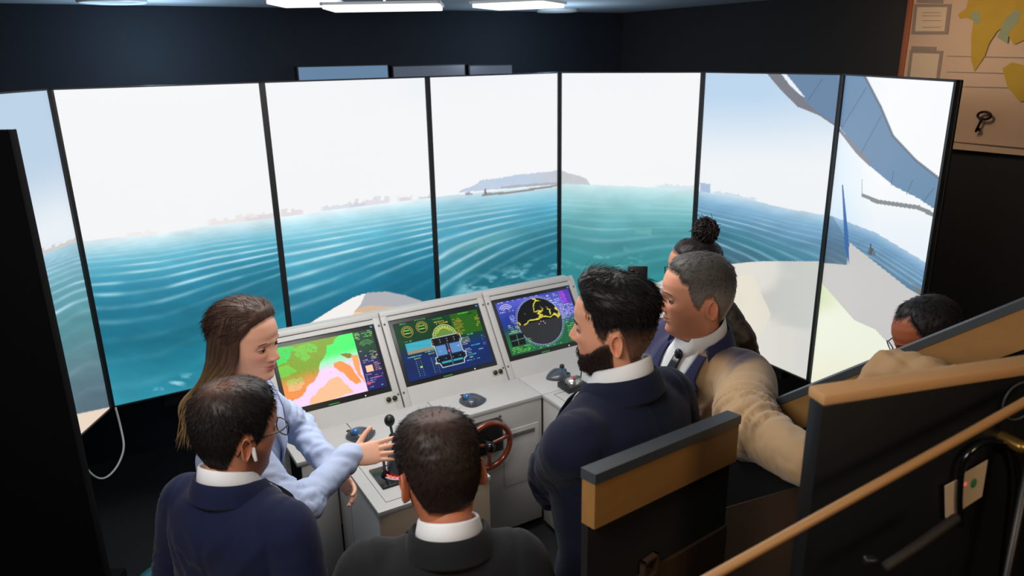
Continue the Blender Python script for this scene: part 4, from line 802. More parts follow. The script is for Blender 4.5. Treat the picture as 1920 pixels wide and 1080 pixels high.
    if kind == 'bun':
        bc = np.array([-.045, 0, .150]); BM = MB(); BM.ell(bc, (.042, .044, .040), 24, 16); v0 = BM.v[0]; d_ = v0 - bc; BM.v[0] = bc + d_*(1 + .28*(fbm(v0[:, 0]*60, v0[:, 1]*60 + v0[:, 2]*40, 1) - .5))[:, None]
        for q in range(150):   # loops of curly hair round the bun
            ax = RNG.normal(0, 1, 3); ax /= np.linalg.norm(ax); u_ = np.cross(ax, (0, 0, 1.)); u_ /= np.linalg.norm(u_); w_ = np.cross(ax, u_); a0 = RNG.uniform(0, 6.28); aa = np.linspace(a0, a0 + RNG.uniform(1.2, 3), 12); rr = .044 + .004*np.sin(aa*7 + q) + RNG.normal(0, .003); BM.tube(bc + (np.cos(aa)[:, None]*u_*rr[:, None] + np.sin(aa)[:, None]*w_*rr[:, None]), .0022, 5, round_ends=False)
        for q in range(26):
            d0 = RNG.normal(0, 1, 3); d0[2] = abs(d0[2]); d0 /= np.linalg.norm(d0); p0 = bc + d0*.04; BM.tube(spline([p0, p0 + d0*.012 + RNG.normal(0, .004, 3), p0 + d0*.02 + RNG.normal(0, .008, 3)], 4), .0009, 4, round_ends=False)
        b_ = BM.V(); allv.append(T(b_)); allf += [[q_ + nn for q_ in f] for f in BM.f]; allc.append(np.ones_like(b_)*hc*RNG.uniform(.7, 1.5, (len(b_), 1))); nn += len(b_)
    if cfg.get('beard'):
        t_ = cfg['beard']; bmv = V + np.stack([np.cos(A)*.95, np.sin(A)*.8, -.35 + 0*A], -1)*(t_*beardmask - .002*(1 - beardmask))[..., None]
        lipcut = (np.exp(-(np.abs(Y)/.018)**4)*np.exp(-((Z + .063)/.008)**2)*front) > .45
        kb = (beardmask > .02) & ~lipcut; fb = kb[:-1] & kb[1:]; fb = fb & np.roll(fb, -1, 1); Fb = np.stack([idx[:-1], j2[:-1], j2[1:], idx[1:]], -1)[fb].reshape(-1, 4).tolist()
        bc_ = lin(np.array(cfg.get('beardc', (24, 18, 16)))/255.)
        okb = np.argwhere(kb & (beardmask > .3)); pk = okb[RNG.choice(len(okb), 2600)]; Pb = bmv[pk[:, 0], pk[:, 1]]; Nb = np.stack([np.cos(A), np.sin(A), -.2 + 0*A], -1)[pk[:, 0], pk[:, 1]]; Nb /= np.linalg.norm(Nb, axis=1)[:, None]; Db = np.tile(np.array([.15, 0, -1.]), (len(Pb), 1)) + RNG.normal(0, .3, (len(Pb), 3)); Db /= np.linalg.norm(Db, axis=1)[:, None]
        v3, f3 = strand_mb(Pb, Nb, Db, RNG.uniform(.004, .009, len(Pb)), .0005, seg=2); be = bmv.reshape(-1, 3)
        me = MBfrom(np.concatenate([T(be), T(v3)]), Fb + [[q_ + len(be) for q_ in f] for f in f3]).mesh('beard'); fade_ = mixc(lin(sk*.55/255.)*np.ones((nz, na, 3)), bc_*np.ones((nz, na, 3)), sst(.10, .9, beardmask)).reshape(-1, 3)
        setcol(me, np.concatenate([fade_, np.ones((len(v3), 3))*bc_*RNG.uniform(.7, 1.4, (len(v3), 1))])); bo = obj('beard', me, M_hair, parent)
    me = MBfrom(np.concatenate(allv), allf).mesh('hair'); setcol(me, np.concatenate(allc)); obj('hair', me, M_hair, parent)
    if cfg.get('glasses'):
        gm = MB()
        for s in (-1, 1):
            a_ = np.linspace(0, 2*PI, 28, endpoint=False); ex_ = np.sign(np.cos(a_))*np.abs(np.cos(a_))**.75*.0255; ez_ = np.sign(np.sin(a_))*np.abs(np.sin(a_))**.75*.0195
            gm.tube(np.c_[.104 - .10*np.abs(s*.034 + ex_)**1.6*1.6, s*.034 + ex_, ez_ - .004], .0016, 8, closed=True)
            gm.tube(spline([(.097, s*.0595, .006), (.06, s*.079, .006), (.0, s*.081, .004), (-.028, s*.079, -.004), (-.045, s*.076, -.028)], 5), .0017, 8)
        gm.tube([(.106, -.009, .003), (.108, 0, .006), (.106, .009, .003)], .0014, 8); g_ = obj('glasses', MBfrom(T(gm.V()), gm.f), M_frame, parent, label='thin black framed spectacles')
        M_lens = lens_mat()
        for s in (-1, 1):
            a_ = np.linspace(0, 2*PI, 24, endpoint=False); q = MB().loft([np.c_[np.full(24, .101), s*.034 + .0245*np.cos(a_), .0185*np.sin(a_) - .004], np.c_[np.full(24, .100), s*.034 + .0245*np.cos(a_), .0185*np.sin(a_) - .004]]); obj('lens', MBfrom(T(q.V()), q.f), M_lens, g_)
    for s in cfg.get('earring', ()):
        q = MB().ell((-.010, s*.083, -.045), (.0035, .0035, .0035), 10, 8); obj('earring', MBfrom(T(q.V()), q.f), mat('pearl white', rgb(225, 225, 230), .2), parent)
    if cfg.get('earbud'):
        s = cfg['earbud']; q = MB().tube([(-.010, s*.080, -.018), (-.004, s*.084, -.045)], [.006, .004], 10); obj('earbud', MBfrom(T(q.V()), q.f), mat('white plastic', rgb(230, 230, 230), .3), parent, label='small white wireless earbud')
def MBfrom(v, f): m = MB(); m.add(v, f); return m
def lens_mat():
    if 'clear lens' in MATS: return MATS['clear lens']
    m = bpy.data.materials.new('clear lens'); m.use_nodes = True; nt = m.node_tree; nt.nodes.clear(); o = nt.nodes.new('ShaderNodeOutputMaterial'); a = nt.nodes.new('ShaderNodeBsdfTransparent'); b = nt.nodes.new('ShaderNodeBsdfGlossy'); x = nt.nodes.new('ShaderNodeMixShader'); b.inputs['Roughness'].default_value = .02; x.inputs[0].default_value = .06
    nt.links.new(a.outputs[0], x.inputs[1]); nt.links.new(b.outputs[0], x.inputs[2]); nt.links.new(x.outputs[0], o.inputs[0]); MATS['clear lens'] = m; return m

def hand_mesh(side, curls, spread=.0, thumb=.6):
    """hand along +x, back of the hand +z, thumb towards +y*side; one fused skin"""
    mb = MB(); pr = []
    for x, w_, t_ in ((-.05, .026, .020), (-.02, .026, .018), (0, .029, .017), (.02, .036, .015), (.045, .041, .0145), (.075, .042, .013), (.092, .038, .010)):
        a = np.linspace(0, 2*PI, 20, endpoint=False); pr.append(np.c_[np.full(20, x), w_*np.sign(np.cos(a))*np.abs(np.cos(a))**.8, t_*np.sin(a)])
    mb.loft(pr)
    fl_ = [(.030, .068, .0085), (.010, .076, .009), (-.011, .070, .0085), (-.030, .055, .0075)]
    for i, (y, L, r_) in enumerate(fl_):
        p = np.array([.070, y*.9, 0.]); ang = spread*(1.5 - i)*.5; c = curls[i]; pts = [p.copy()]; d = 0
        for k, fr in enumerate((.30, .42, .32, .26)):
            if k: d += c*(.75, 1., .8)[k - 1]
            p = p + fr*L*np.array([math.cos(d)*math.cos(ang), math.sin(ang)*math.cos(d), -math.sin(d)]); pts.append(p.copy())
        pts = np.array(pts); pts[:, 1] *= 1; mb.tube(spline(pts, 3), np.interp(np.linspace(0, 1, 13), [0, .5, 1], [r_*1.1, r_, r_*.78]), 10)
    q = thumb; pts = [(.005, .018, -.004), (.028, .036 + .006*q, -.010), (.052, .042 + .026*q, -.014), (.075, .046 + .040*q, -.016)]
    mb.tube(spline(pts, 4), np.interp(np.linspace(0, 1, 13), [0, .4, 1], [.015, .0115, .0085]), 10)
    for i in range(len(mb.v)): mb.v[i][:, 1] *= side
    return fuse(mb, .0032, 3)

TORSO = np.array([(.80, .176, .118, -.112), (.90, .183, .125, -.128), (.98, .178, .122, -.118), (1.08, .168, .118, -.102), (1.2, .174, .126, -.108), (1.3, .184, .130, -.120), (1.38, .190, .120, -.124), (1.42, .186, .102, -.116), (1.452, .160, .078, -.10), (1.475, .118, .058, -.084), (1.492, .085, .045, -.07), (1.506, .066, .038, -.062)])
def person(name_label, height, head_pos, yaw, head_yaw, cfg, elbows, hands, cloth, pitch=0, roll=0, lean=.03, female=False, group=None, waist=1.0, bulk=1.0):
    """head_pos world; yaw torso heading; head_yaw world heading; elbows/wrists world coordinates or None (hanging)"""
    s = height/1.745; cy, sy = math.cos(yaw), math.sin(yaw)
    off = np.array([lean + .028, 0.]); wx = head_pos[0] - (off[0]*cy - off[1]*sy)*s; wy = head_pos[1] - (off[0]*sy + off[1]*cy)*s
    root = thing('person', name_label, 'person', (wx, wy, 0), yaw, group)
    tl = lambda p: np.array([(p[0] - wx)*cy + (p[1] - wy)*sy, -(p[0] - wx)*sy + (p[1] - wy)*cy, p[2]])
    lx = lambda z: lean*np.clip((z/s - .85)/.65, 0, 1.1)**1.4*s
    body = dict(v=[], f=[], c=[], n=0); skinc = lin(np.array(cfg['skin'])/255.)
    hp = tl(head_pos); HM = Matrix.Translation(Vector(hp)) @ Matrix.Rotation(head_yaw - yaw, 4, 'Z') @ Matrix.Rotation(pitch, 4, 'Y') @ Matrix.Rotation(roll, 4, 'X')
    build_head(body, root, HM, cfg)
    def addbody(mb_or_me, col=None):
        if isinstance(mb_or_me, MB): v = mb_or_me.V(); f = mb_or_me.f
        else: v = mverts(mb_or_me); f = [list(p.vertices) for p in mb_or_me.polygons]
        body['v'].append(v); body['f'] += [[q + body['n'] for q in g] for g in f]; body['c'].append(np.ones((len(v), 3))*(skinc if col is None else col)); body['n'] += len(v)
    n0 = np.array([lx(1.42*s) - .012, 0, 1.40*s]); n1_ = np.array(HM @ Vector((-.020, 0, -.13*1.0))); n2_ = np.array(HM @ Vector((-.02, 0, -.09)))
    k_ = np.clip((1.515*s - n0[2])/(n1_[2] - n0[2]), 0, 1); nc = n0 + (n1_ - n0)*k_; dxy = nc[:2] - np.array([lx(1.506*s) - .010, 0])
    nsh = lambda z: sst(1.40, 1.50, z)
    # ---- torso sections
    T_ = TORSO.copy(); 
    if female: T_[:, 1] *= np.interp(T_[:, 0], [.8, .92, 1.1, 1.3, 1.42, 1.5], [1.03, 1.03, .86, .90, .88, .95]); T_[:, 2] *= np.interp(T_[:, 0], [.8, 1.1, 1.28, 1.42], [1, .95, 1.12, 1]); T_[:, 3] *= .92
    T_[:, 1] *= bulk; T_[:, 2] *= waist*bulk
    def section(z, w_, f_, b_, e=2.4, n=40, off=0):
        a = np.linspace(0, 2*PI, n, endpoint=False); ca, sa = np.cos(a), np.sin(a)
        return np.c_[lx(z*s) + dxy[0]*nsh(z) + np.where(ca > 0, f_ + off, -(b_ - off))*np.sign(ca)*np.abs(ca)**(2/e)*s, dxy[1]*nsh(z) + (w_ + off)*np.sign(sa)*np.abs(sa)**(2/e)*s, np.full(n, z*s)]
    ZN = np.linspace(.80, 1.506, 40)
    def sec(z, k): return np.interp(z, T_[:, 0], T_[:, k])
    mb = MB(); top_z = 1.506
    mb.loft([section(z, sec(z, 1), sec(z, 2), sec(z, 3)) for z in ZN])
    shw = .158*(.88 if female else 1)*bulk
    arms = []
    for i, sd_ in enumerate((1, -1)):
        sh = np.array([lx(1.42*s) - .006*s, sd_*shw*s, 1.405*s]); L1, L2 = .30*s, .265*s
        el = tl(elbows[i]) if elbows[i] is not None else sh + np.array([-.03, sd_*.075, -.285])*s; d = el - sh; el = sh + d/np.linalg.norm(d)*L1
        wr = tl(hands[i][0]) if hands[i] is not None and hands[i][0] is not None else el + np.array([.09, -sd_*.02, -.24])*s; d = wr - el; wr = el + d/np.linalg.norm(d)*L2
        arms.append((sh, el, wr))
        k = cloth.get('sleeve', 1.0); out = np.array([0, sd_*.012, 0])*s; c0 = sh + np.array([0, -sd_*.05, .0])*s
        p = [c0, sh + out*.6, sh*.6 + el*.4 + out, sh*.12 + el*.88, el*.85 + wr*.15, el*.45 + wr*.55, wr + (wr - el)*.05]; sp_ = spline(p, 7); n_ = len(sp_); tt = np.linspace(0, 1, n_)
        rr = np.interp(tt, [0, .15, .32, .5, .66, .84, 1], [.068, .074, .066, .060, .055, .049, .046])*s*k*(.88 if female else 1)*cloth.get('armk', 1)
        rr = rr*(1 + .030*np.sin(tt*52 + i)*np.exp(-((tt - .58)/.16)**2) + .018*np.sin(tt*80)*sst(.7, 1, tt))
        if cloth.get('short'): n2 = int(n_*.42); mb.tube(sp_[:n2], rr[:n2]*1.08, 20)
        else: mb.tube(sp_, rr, 20)
        mb2 = MB().tube(spline([sh*.5 + el*.5 + out*.5, el, el*.5 + wr*.5, wr, wr + (wr - el)*.08], 4), np.interp(np.linspace(0, 1, 17), [0, .3, .55, 1], [.043, .038, .038, .024])*s*.95, 16); addbody(mb2)
        # hand
        hd = hands[i] if hands[i] is not None else (None, None, (.5, .5, .5, .5), .3)
        hm = hand_mesh(-sd_, hd[2] if len(hd) > 2 and hd[2] else (.3, .35, .4, .45), spread=hd[4] if len(hd) > 4 else .1, thumb=hd[3] if len(hd) > 3 else .5)
        x = (wr - el)/np.linalg.norm(wr - el)
        if hd[1] is not None: x2 = tl(np.array(hd[1][0]) + np.array([wx, wy, 0])) ; x2 = x2/np.linalg.norm(x2); zup = tl(np.array(hd[1][1]) + np.array([wx, wy, 0])); x = x2
        else: zup = np.array([0.25, sd_*1., .15])
        z_ = zup - x*(zup@x); z_ /= np.linalg.norm(z_); y_ = np.cross(z_, x); M_ = np.eye(4); M_[:3, 0] = x; M_[:3, 1] = y_; M_[:3, 2] = z_; M_[:3, 3] = wr + x*.012*s
        hv = mverts(hm)*s*(.9 if female else 1.0); msetv(hm, hv@M_[:3, :3].T + M_[:3, 3]); addbody(hm)
    # coat
    me = fuse(mb, .0082, 8)
    v = mverts(me); nn = mnorm(me); fold = np.zeros(len(v))
    q = v/s; amp = cloth.get('folds', 1.0)
    for i, (sh, el, wr) in enumerate(arms):
        for a_, b_, ph in ((sh, el, 0), (el, wr, 3)):
            l = b_ - a_; L = np.linalg.norm(l); t = ((v - a_)@l)/(L*L); dist = np.linalg.norm(v - a_ - np.clip(t, 0, 1)[:, None]*l, axis=1); near = sst(.11*s, .06*s, dist)*sst(-.15, .05, t)
            ang = np.arctan2(v[:, 2] - a_[2] - t*l[2], (v[:, 0] - a_[0] - t*l[0]) + (v[:, 1] - a_[1] - t*l[1]))
            wv_ = fbm(t*L*34 + 1.6*np.sin(ang*1. + ph + 6*t) + 20*i + ph, ang*.8 + t*L*14 + 7, 1.0, 3); ridge = 1 - np.abs(wv_ - .5)*4; elb = np.exp(-((t - (1 if ph == 0 else 0))/.45)**2) + .25
            fold += .0095*s*amp*near*np.clip(ridge, -.6, 1)*np.clip(elb, 0, 1)
    body_m = sst(.19*s, .14*s, np.abs(v[:, 1])); wv_ = fbm(q[:, 1]*10 + q[:, 2]*7 + 3, q[:, 2]*14 - np.abs(q[:, 1])*18 + q[:, 0]*5, 1.0, 2); fold -= .0035*np.exp(-((np.abs(v[:, 1]) - .163*s*bulk)/.006)**2)*sst(1.24, 1.3, q[:, 2]); fold += .0075*amp*body_m*(1 - np.abs(wv_ - .5)*4)*sst(1.46, 1.34, q[:, 2])
    # centre back seam
    back = (v[:, 0] < lx(v[:, 2])); 
    if cloth.get('seam', True): fold -= .0045*np.exp(-(v[:, 1]/.006)**2)*back
    msetv(me, v + nn*fold[:, None])
    if cloth.get('two'):  # tan glass reflection painted into the coat's left side and arm
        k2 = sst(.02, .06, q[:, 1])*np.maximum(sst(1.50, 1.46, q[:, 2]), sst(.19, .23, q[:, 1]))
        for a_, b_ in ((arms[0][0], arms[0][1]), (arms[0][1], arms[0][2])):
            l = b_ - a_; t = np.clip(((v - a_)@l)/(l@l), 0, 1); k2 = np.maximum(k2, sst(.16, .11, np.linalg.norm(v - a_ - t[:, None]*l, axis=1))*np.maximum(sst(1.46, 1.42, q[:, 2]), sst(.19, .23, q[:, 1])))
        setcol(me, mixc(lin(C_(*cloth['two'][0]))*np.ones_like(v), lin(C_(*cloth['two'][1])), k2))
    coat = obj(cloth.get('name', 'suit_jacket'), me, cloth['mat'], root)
    if cloth.get('label'): coat['label'] = cloth['label']
    # surface of the torso at (y, z) for patches
    def surf(y, z, off, fb=1):
        w_, f_, b_ = sec(z, 1), sec(z, 2), sec(z, 3); k = np.clip(np.abs(y)/np.maximum(w_, 1e-3), 0, .995); d = (1 - k**2.4)**(1/2.4)
        return np.stack([lx(z*s) + dxy[0]*nsh(z) + (np.where(fb > 0, f_, b_)*d + off*fb)*s, dxy[1]*nsh(z) + y*s, z*s], -1)
    def patch(name, za, zb, yl, yr, off, m, nz=18, ny=8, th_=.004, par=None, fb=1, label=None):
        z = np.linspace(za, zb, nz)[:, None]*np.ones((1, ny)); u = np.linspace(0, 1, ny)[None]*np.ones((nz, 1)); y = yl(z)*(1 - u) + yr(z)*u
        a_ = surf(y, z, off, fb).reshape(-1, 3); b_ = surf(y, z, off - th_, fb).reshape(-1, 3); ii = np.arange(nz*ny).reshape(nz, ny); Fp = np.stack([ii[:-1, :-1], ii[:-1, 1:], ii[1:, 1:], ii[1:, :-1]], -1).reshape(-1, 4).tolist()
        n0 = nz*ny; F2 = [[q + n0 for q in f[::-1]] for f in Fp]; ed = list(ii[0]) + list(ii[1:, -1]) + list(ii[-1][::-1][1:]) + list(ii[1:-1, 0][::-1]); F3 = [[ed[i], ed[(i + 1) % len(ed)], ed[(i + 1) % len(ed)] + n0, ed[i] + n0] for i in range(len(ed))]
        return obj(name, MB().add(np.concatenate([a_, b_]), Fp + F2 + F3), m, par or root, label=label)
    LI = lambda xs, ys: (lambda z: np.interp(z, xs, ys))
    if cloth.get('shirt'):
        ms = cloth['shirt']; vz = cloth.get('vz', 1.20)
        patch('shirt_front', vz, 1.50, LI([vz, 1.44, 1.50], [-.004, -.062, -.05]), LI([vz, 1.44, 1.50], [.004, .062, .05]), .008, ms)
        # folded collar, two rings
        kz = np.linspace(0, 1, 5); a_ = np.linspace(0, 2*PI, 48, endpoint=False); ca, sa = np.cos(a_), np.sin(a_); cxn = nc[0]/s; cyn = nc[1]/s
        nk = .94 if female else 1.
        if not cloth.get('open_neck'):
            rings = []
            for r_, z0 in ((.061, 1.485), (.0615, 1.532), (.064, 1.538), (.068, 1.534), (.073, 1.512), (.077, 1.492), (.070, 1.485)):
                gap = 1 - .0*ca; zz_ = z0 - .030*np.clip(ca, -1, 1) - .012*(ca > .93) + .004; rings.append(np.c_[cxn + (r_*nk + .002)*ca*1.04 + .006 + 0*zz_, cyn + r_*nk*sa*.98, zz_]*s)
            cm = MB().loft(rings + [rings[0]], False); obj('shirt_collar', cm, ms, root)
        if not cloth.get('no_jcollar'):
            A3 = np.linspace(R(62), R(298), 44); rings = []; ca3, sa3 = np.cos(A3), np.sin(A3); prf = [(.070, 1.478), (.0765, 1.508), (.081, 1.516), (.087, 1.511), (.095, 1.490), (.103, 1.464), (.094, 1.452)]; G = []
            for r_, z0 in prf:
                fr_ = sst(-.2, .45, ca3); G.append(np.c_[cxn + (r_ + .004*0)*ca3*1.02 + .004 + .012*fr_, cyn + r_*sa3*(1.0 + .03*fr_), z0 - .034*ca3*np.where(ca3 > 0, 1.15, .65)]*s)
            G = np.array(G); n1, n2 = G.shape[:2]; ii = np.arange(n1*n2).reshape(n1, n2); ip = np.roll(ii, -1, 0); Fj = np.stack([ii[:, :-1], ii[:, 1:], ip[:, 1:], ip[:, :-1]], -1).reshape(-1, 4).tolist(); Fj.append(list(ii[:, 0])); Fj.append(list(ii[:, -1][::-1]))
            obj('jacket_collar', MB().add(G.reshape(-1, 3), Fj), cloth.get('lapel', cloth['mat']), root, 'auto')
        for sd_ in (-1, 1):
            f = (lambda g: (lambda z: sd_*g(z)))
            patch('lapel', vz - .01, 1.475, f(LI([vz - .01, 1.44, 1.475], [.002, .058, .062])), f(LI([vz - .01, 1.30, 1.385, 1.40, 1.475], [.010, .085, .112, .094, .086])), .014, cloth.get('lapel', cloth['mat']), nz=26)
        if cloth.get('tie'):
            patch('necktie', vz - .01, 1.455, LI([vz - .01, 1.40, 1.455], [-.026, -.018, -.014]), LI([vz - .01, 1.40, 1.455], [.026, .018, .014]), .017, cloth['tie'], th_=.006); q = surf(np.array([0.]), np.array([1.46]), .016)[0]; obj('tie_knot', MB().ell(q, (.010*s, .015*s, .018*s), 14, 10), cloth['tie'], root)
    # cuffs
    for i, (sh, el, wr) in enumerate(arms):
        if cloth.get('cuff') and not cloth.get('short'): obj('shirt_cuff', MB().tube([wr - (wr - el)*.06, wr + (wr - el)*.045], [.040*s, .036*s], 20, round_ends=False), cloth['cuff'], root)
    # trousers, shoes
    tm = MB()
    tm.loft([section(z, a_, b_, c__) for z, a_, b_, c__ in ((.84, .155, .10, -.10), (.90, .165, .105, -.112), (1.0, .158, .10, -.10), (1.04, .15, .10, -.09))])
    for sd_ in (-1, 1): tm.tube(np.array([(0, sd_*.085, .90), (.01, sd_*.09, .70), (.012, sd_*.092, .5), (-.005, sd_*.095, .28), (0, sd_*.095, .09)])*s, np.array([.098, .086, .072, .064, .062])*s, 18, round_ends=False)
    obj('trousers', fuse(tm, .014, 4), cloth.get('trousers', cloth['mat']), root)
    for sd_ in (-1, 1):
        rg = []
        for x, w_, h in ((-.085, .022, .03), (-.075, .033, .06), (-.03, .037, .075), (.03, .038, .07), (.09, .044, .048), (.14, .040, .038), (.17, .022, .022)):
            a_ = np.linspace(0, 2*PI, 18, endpoint=False); rg.append(np.c_[np.full(18, x), sd_*.095 + w_*np.cos(a_), np.clip(h*.5 + h*.52*np.sin(a_), .0, 1)]*s)
        obj('shoe', MB().loft(rg), mat('black leather', rgb(16, 15, 15), .3), root)
    # core under the clothes
    addbody(MB().loft([section(z, sec(z, 1)*.80, sec(z, 2)*.78, sec(z, 3)*.80) for z in np.linspace(.92, 1.40, 14)]))
    # neck joining head and shoulders
    addbody(MB().tube(spline([n0, n0*.5 + n1_*.5, n1_, n2_], 5), np.interp(np.linspace(0, 1, 16), [0, .5, 1], [.058, .052, .051])*(.92 if female else 1.0)*cfg.get('neck', 1), 28))
    bm_ = MBfrom(np.concatenate(body['v']), body['f']).mesh('body'); setcol(bm_, np.concatenate(body['c'])); obj('body', bm_, M_skin, root)
    return root, dict(arms=arms, tl=tl, HM=HM, s=s)
def cloth_mat(name, col, rough=.85, bs=500): return mat(name, col, rough, bump=.12, bscale=bs, sheen=.07, var=.06, vscale=25, spec=.2)
M_navy = cloth_mat('navy suit wool', rgb(19, 26, 56)); M_navy2 = cloth_mat('deep navy suit wool', rgb(17, 23, 46)); M_black = cloth_mat('charcoal suit wool', rgb(24, 25, 29)); M_pale = cloth_mat('pale blue blazer cloth', rgb(186, 200, 232), .75); M_tan = cloth_mat('tan jacket and reflection colour', rgb(176, 142, 104), .8); M_shirt = cloth_mat('white cotton', rgb(226, 228, 232), .7); M_vio = cloth_mat('blue violet suit wool', rgb(46, 48, 84)); M_tie = mat('dark navy silk', rgb(18, 20, 36), .35); M_blk2 = cloth_mat('black cloth', rgb(16, 16, 19)); M_beige = cloth_mat('beige cotton', rgb(178, 158, 128))
M_print = mat('black and gold print', rgb(40, 28, 14), .6, var=.95, vscale=30)
M_suit_refl = mat('suit cloth with painted tan reflection', (1, 1, 1), .8, attr='Col', bump=.12, bscale=500, sheen=.25, var=.06, vscale=25, spec=.25)
def hpos(px, py, h): return atz(px, py, h - .12*h/1.78)

# woman in the pale blue blazer, right hand held out over the console
person('woman with long brown hair in a pale blue blazer holding out her right hand', 1.67, hpos(462, 640, 1.67), R(14), R(-18),
       dict(skin=(220, 166, 140), hair=(70, 50, 40), style='long', line='woman', t_side=.009, t_top=.015, female=True, lip=(176, 92, 92), earring=(-1,), hs=.97, gaze=.1, len=(.03, .04, .05), rad=.0008, brow=.75, strands=2600),
       (at(560, 800, 2.55), at(505, 905, 2.02)), ((at(600, 850, 2.45), None, (.4, .4, .4, .4), .3), (at(636, 876, 2.16), ((.96, .22, .10), (-.15, -.75, .62)), (.10, .14, .18, .25), 1.15, .18)),
       dict(name='blazer', mat=M_pale, shirt=mat('pale lilac blouse', rgb(196, 204, 240), .7), vz=1.16, open_neck=True, trousers=M_pale, folds=1.0, sleeve=.98, armk=1.0, seam=True), pitch=.10, roll=.02, lean=.10, female=True)
# man with glasses, seen from behind at the left
person('man in a navy suit seen from behind, with black glasses and a white earbud', 1.60, hpos(444, 808, 1.60), R(66), R(52),
       dict(skin=(190, 128, 98), hair=(22, 19, 19), style='short', line='short', t_side=.007, t_top=.013, crown=.8, stubble=.45, glasses=True, earbud=-1, len=(.009, .014, .024), neck=1.05),
       (None, None), (None, None), dict(mat=M_navy, shirt=M_shirt, cuff=M_shirt, seam=True), pitch=.16, lean=.05, bulk=1.02)
# man in charcoal suit, centre foreground, seen from behind
person('man in a charcoal suit seen from behind, head bowed, centre foreground', 1.63, hpos(822, 880, 1.63), R(95), R(112),
       dict(skin=(176, 108, 78), hair=(34, 25, 21), style='short', line='short', t_side=.007, t_top=.010, crown=.5, stubble=.3, len=(.007, .010, .016), neck=1.0, strands=4600),
       (None, None), (None, None), dict(mat=M_black, shirt=M_shirt, cuff=M_shirt), pitch=.30, lean=.07)
# bearded man in the dark navy suit
person('bearded man with swept-back black hair in dark navy suit, facing the radar monitor', 1.82, hpos(1150, 614, 1.82), R(134), R(158),
       dict(skin=(214, 154, 124), hair=(20, 18, 19), style='quiff', line='short', t_side=.003, t_top=.017, fade=.35, beard=.0035, stubble=.7, beardc=(40, 29, 24), len=(.004, .012, .035), brow=1.35, strands=4600, rad=.0008),
       (at(1048, 880, 1.92), None), ((at(1090, 960, 2.15), None, (.6, .6, .6, .6), .3), None), dict(mat=M_navy2, shirt=M_shirt, cuff=M_shirt), pitch=.04, lean=.02, bulk=1.06)
# grey haired man: blue violet lapels, arm reaching back is painted with a tan reflection
person('grey-haired man with dark tie and blue lapels, stretched sleeve painted with a tan reflection', 1.745, hpos(1306, 556, 1.745), R(212), R(176),
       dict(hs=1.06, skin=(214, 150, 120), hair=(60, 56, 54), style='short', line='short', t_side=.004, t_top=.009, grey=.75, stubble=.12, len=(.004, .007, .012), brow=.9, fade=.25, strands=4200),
       (at(1400, 820, 1.84), None), ((at(1520, 872, 1.64), None, (.3, .35, .4, .45), .3), None), dict(mat=M_suit_refl, two=((52, 52, 86), (178, 146, 108)), lapel=M_vio, shirt=M_shirt, tie=M_tie, trousers=M_vio, vz=1.12, sleeve=1.25, folds=1.5), pitch=.03, lean=.02, bulk=1.03)
# woman with a bun behind him
rb, ib = person('woman with a high dark curly bun and glasses behind the grey-haired man', 1.70, hpos(1302, 508, 1.70), R(185), R(176),
       dict(skin=(186, 128, 100), hair=(26, 18, 18), style='bun', line='woman', t_side=.004, t_top=.006, female=True, glasses=True, len=(.02, .02, .02), strands=2200, hs=.95),
       (None, at(1262, 770, 2.62)), (None, (at(1214, 640, 2.60), ((.0, .1, 1.), (.3, -.9, .0)), (.8, .8, .8, .8), .4)), dict(name='top', mat=M_beige, no_jcollar=True, folds=1.2, bulk=1), pitch=.08, lean=.17, female=True)
sf = MB().tube(spline([ib['tl'](at(1318, 566, 2.62)), ib['tl'](at(1352, 572, 2.55)), ib['tl'](at(1376, 600, 2.52)), ib['tl'](at(1400, 640, 2.5)), ib['tl'](at(1410, 668, 2.52))], 5), [.03]*5 + [.036]*11 + [.03]*5, 14)
sm = fuse(sf, .007, 4); v_ = mverts(sm); msetv(sm, v_ + mnorm(sm)*(.008*(fbm(v_[:, 0]*60, v_[:, 2]*60, 1) - .5))[:, None]); obj('scarf', sm, M_print, rb, label='black and gold printed scarf')
# man with glasses at the right, behind the rail
person('balding man with glasses and tan jacket at the right behind the partition', 1.60, hpos(1742, 634, 1.60), R(168), R(174),
       dict(skin=(158, 88, 58), hair=(26, 24, 26), style='short', line='receding', t_side=.009, t_top=.010, glasses=True, stubble=.3, len=(.01, .014, .02)),
       (None, None), (None, None), dict(mat=M_tan, folds=1.4, no_jcollar=True, name='jacket'), pitch=.42, lean=.08)
# phone held up by the woman with the bun
pc = at(1195, 526, 2.72); ph = thing('mobile_phone', 'black mobile phone held up above the head of the bearded man', 'phone', tuple(pc), R(-8))
obj('case', MB().box((0, 0, -.02), (.072, .009, .15), bev=.004), M_blk, ph, 'auto')
cmx = MB()
for q in ((-.018, .040), (-.018, .020), (.0, .030)): cmx.cyl((q[0], -.0045, q[1] - .004), (q[0], -.0075, q[1] - .004), .007, 14)
obj('camera_lens', cmx, M_blkg, ph)

